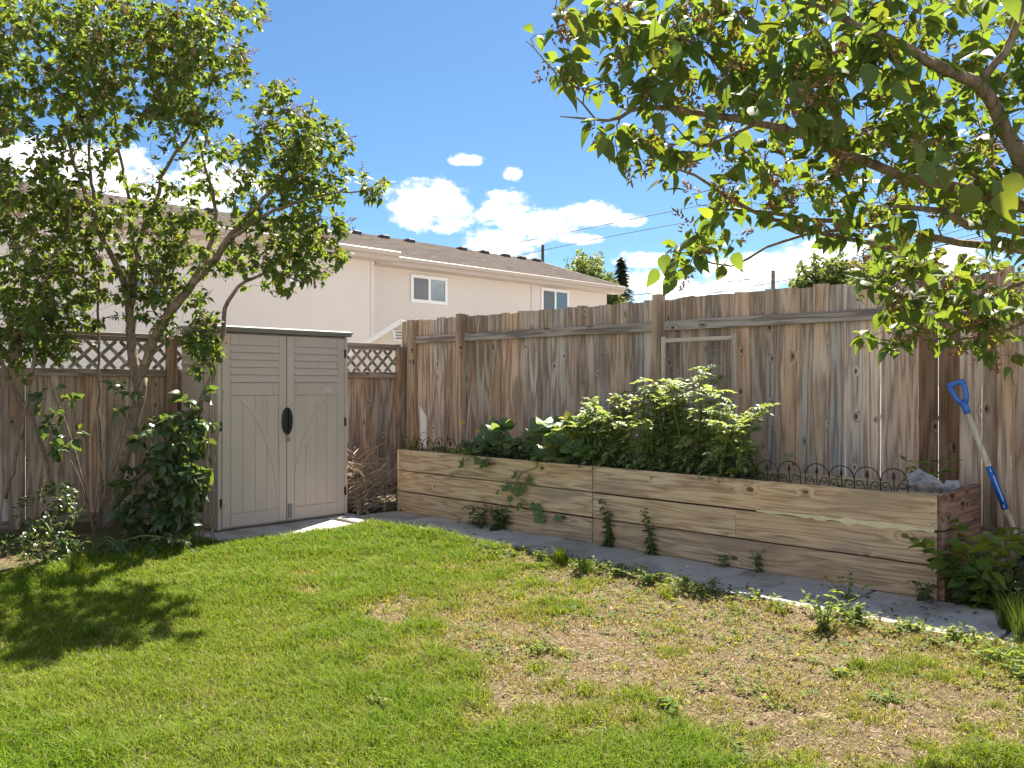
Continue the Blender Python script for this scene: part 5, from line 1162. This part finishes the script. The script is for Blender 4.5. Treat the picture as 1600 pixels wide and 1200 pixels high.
C1 = B0 + np.stack([dx * ln * .35, dy * ln * .35, h * .62], 1); C2 = B0 + np.stack([dx * ln, dy * ln, h * rng.uniform(.7, 1.0, n)], 1)
V = np.stack([B0 - Sd, B0 + Sd, C1 + Sd * .8, C1 - Sd * .8, C2 + Sd * .15, C2 - Sd * .15], 1).reshape(-1, 3)
i0 = np.arange(n)[:, None] * 6; Fq = np.concatenate([i0 + np.array([0, 1, 2, 3]), i0 + np.array([3, 2, 4, 5])])
green = np.array([.155, .262, .016]); yell = np.array([.32, .31, .045]); straw = np.array([.42, .33, .19])
k = rng.random(n); dry = np.clip(.10 + .22 * (1 - lush) + .75 * b + .30 * (fbm(x * 5, y * 5, 91) - .5), 0, 1)
C = green * (1 - dry[:, None]) + yell * dry[:, None]; st = (k < .05 + .45 * b * b + .10 * dry); C[st] = straw * rng.uniform(.7, 1.15, (st.sum(), 1)); C *= rng.uniform(.72, 1.25, (n, 1))
g = np_mesh('grass', V, Fq, M['grass'], None, (0, 0, 0), np.repeat(C, 6, 0)); tag(g, 'patchy mown lawn grass, lush on the left and thin on the right', 'grass', kind='stuff')
# dry straw, leaf crumbs and clods on the bare soil
N = 330000
x = rng.uniform(-.3, PATH_X0 + .02, N); y = rng.uniform(-.6, 7.6, N); px, py, Z = project(x, y, np.zeros(N)); b = bare(x, y)
under = (y > 6.95) & (x < 3.7); ok = (Z > 2.3) & (px > -200) & (px < 1850) & ((rng.random(N) < .05 + sst(b, .2, .8) * .28) | (under & (rng.random(N) < .12)))
x, y = x[ok], y[ok]; n = len(x); z = gz(x, y) + rng.uniform(.001, .008, n); a = rng.uniform(0, 6.283, n); L_ = rng.uniform(.004, .018, n); wd = rng.uniform(.0006, .0019, n)
D = np.stack([np.cos(a) * L_, np.sin(a) * L_, rng.normal(0, .3, n) * L_], 1); Sd = np.stack([-np.sin(a) * wd, np.cos(a) * wd, rng.normal(0, .6, n) * wd], 1); P0 = np.stack([x, y, z], 1)
V = np.stack([P0 - D - Sd, P0 - D + Sd, P0 + D + Sd, P0 + D - Sd], 1).reshape(-1, 3)
pal = np.array([(.42, .33, .21), (.30, .21, .13), (.18, .115, .07), (.50, .42, .30), (.24, .22, .07)]); C = pal[rng.integers(0, 5, n)] * rng.uniform(.7, 1.2, (n, 1))
o = np_mesh('dry_litter', V, np.arange(4 * n).reshape(-1, 4), M['litter'], None, (0, 0, 0), np.repeat(C, 4, 0)); tag(o, 'dry straw and leaf crumbs strewn over the bare soil', 'litter', kind='stuff')
N = 60000
x = rng.uniform(-.3, PATH_X0 - .02, N); y = rng.uniform(-.6, 7.6, N); px, py, Z = project(x, y, np.zeros(N)); b = bare(x, y); ok = (Z > 2.3) & (px > -100) & (px < 1800) & (rng.random(N) < sst(b, .45, .95) * .55)
x, y = x[ok], y[ok]; n = len(x); z = gz(x, y); r_ = rng.uniform(.003, .011, n) * (1 + (rng.random(n) < .04) * 1.2)
base = np.array([(1, 0, 0), (-.2, .9, 0), (-.9, -.1, 0), (.1, -.9, 0), (.1, .1, .8), (0, 0, -.4)]); ang = rng.uniform(0, 6.28, n); ca, sa = np.cos(ang)[:, None], np.sin(ang)[:, None]
bj = base[None] * rng.uniform(.6, 1.3, (n, 6, 1)); V = np.stack([bj[..., 0] * ca - bj[..., 1] * sa, bj[..., 0] * sa + bj[..., 1] * ca, bj[..., 2]], -1) * r_[:, None, None] + np.stack([x, y, z], 1)[:, None]
tri = np.array([(0, 1, 4), (1, 2, 4), (2, 3, 4), (3, 0, 4)]); Fq = (np.arange(n)[:, None, None] * 6 + tri[None]).reshape(-1, 3)
C = np.array([.20, .14, .095]) * rng.uniform(.35, 1.35, (n, 1)); o = np_mesh('soil_clods', V.reshape(-1, 3), Fq, M['litter'], None, (0, 0, 0), np.repeat(C, 6, 0)); tag(o, 'small clods of brown soil on the bare lawn patches', 'soil', kind='stuff')
# low spreading weeds (too many to count) through the thin turf
N = 11000
x = rng.uniform(0, PATH_X0 + .07, N); y = rng.uniform(-.6, 7.0, N); px, py, Z = project(x, y, np.zeros(N)); b = bare(x, y); e_ = sst(x, PATH_X0 - .45, PATH_X0)
ok = (Z > 2.3) & (px > 500) & (px < 1850) & (rng.random(N) < .05 + .55 * sst(b, .2, .6) * sst(fbm(x * 2.5, y * 2.5, 63), .42, .62) + .38 * e_ * (y < 5.4))
LLv = []; LF = []; LT = []; c = 0; v0, f0 = LEAF['oval'][0]
for xx, yy, ee in zip(x[ok], y[ok], e_[ok]):
    zz = float(gz(np.array([xx]), np.array([yy]))[0]); m_ = random.randint(5, 9); tnt = random.choice([(1.3, 1.1, .6), (1, 1, 1), (1.7, 1.1, .5), (1.4, 1.2, .6), (.75, .85, .8)])
    for q in range(m_):
        an = random.uniform(0, 6.28); d = Vector((math.cos(an), math.sin(an), random.uniform(.05, .9))); s_ = random.uniform(.012, .030) * (1 + .5 * ee); p_ = np.array([xx + math.cos(an) * .012 * random.random(), yy + math.sin(an) * .012, zz + random.uniform(.0, .025 + .03 * ee)])
        LLv.append(v0 @ np.array(frame(d, roll=random.uniform(-.6, .6))).T * s_ + p_); LF.append(f0 + c); c += len(v0); LT.append(np.tile(np.array(tnt) * random.uniform(.7, 1.2), (len(v0), 1)))
o = np_mesh('ground_cover', np.concatenate(LLv), np.concatenate(LF), M['weed'], None, (0, 0, 0), np.concatenate(LT), True); tag(o, 'low yellow-green weeds creeping through the thin lawn', 'weeds', kind='stuff')
# dead leaves on the path
pal = [(.16, .10, .06), (.24, .16, .09), (.10, .065, .045)]
V = []; Fq = []; T = []; c = 0
for k in range(170):
    if k < 90: q = at_ground(random.gauss(1415, 60), random.gauss(955, 16), .02)
    else: q = Vector((random.uniform(PATH_X0 + .05, PATH_X1 - .03), random.uniform(1.0, 7.3), .02))
    if not (PATH_X0 < q.x < PATH_X1 - .01): continue
    q.z = .022; fr_ = np.array(frame(Vector((random.gauss(0, 1), random.gauss(0, 1), .05)), roll=random.uniform(-.4, .4))); V.append(v0 @ fr_.T * random.uniform(.015, .045) + np.array(q)); Fq.append(f0 + c); c += len(v0); T.append(np.tile(np.array(random.choice(pal)), (len(v0), 1)))
o = np_mesh('dead_leaves', np.concatenate(V), np.concatenate(Fq), M['litter'], None, (0, 0, 0), np.concatenate(T)); tag(o, 'brown dead leaves and debris scattered on the concrete path', 'leaf litter', kind='stuff')
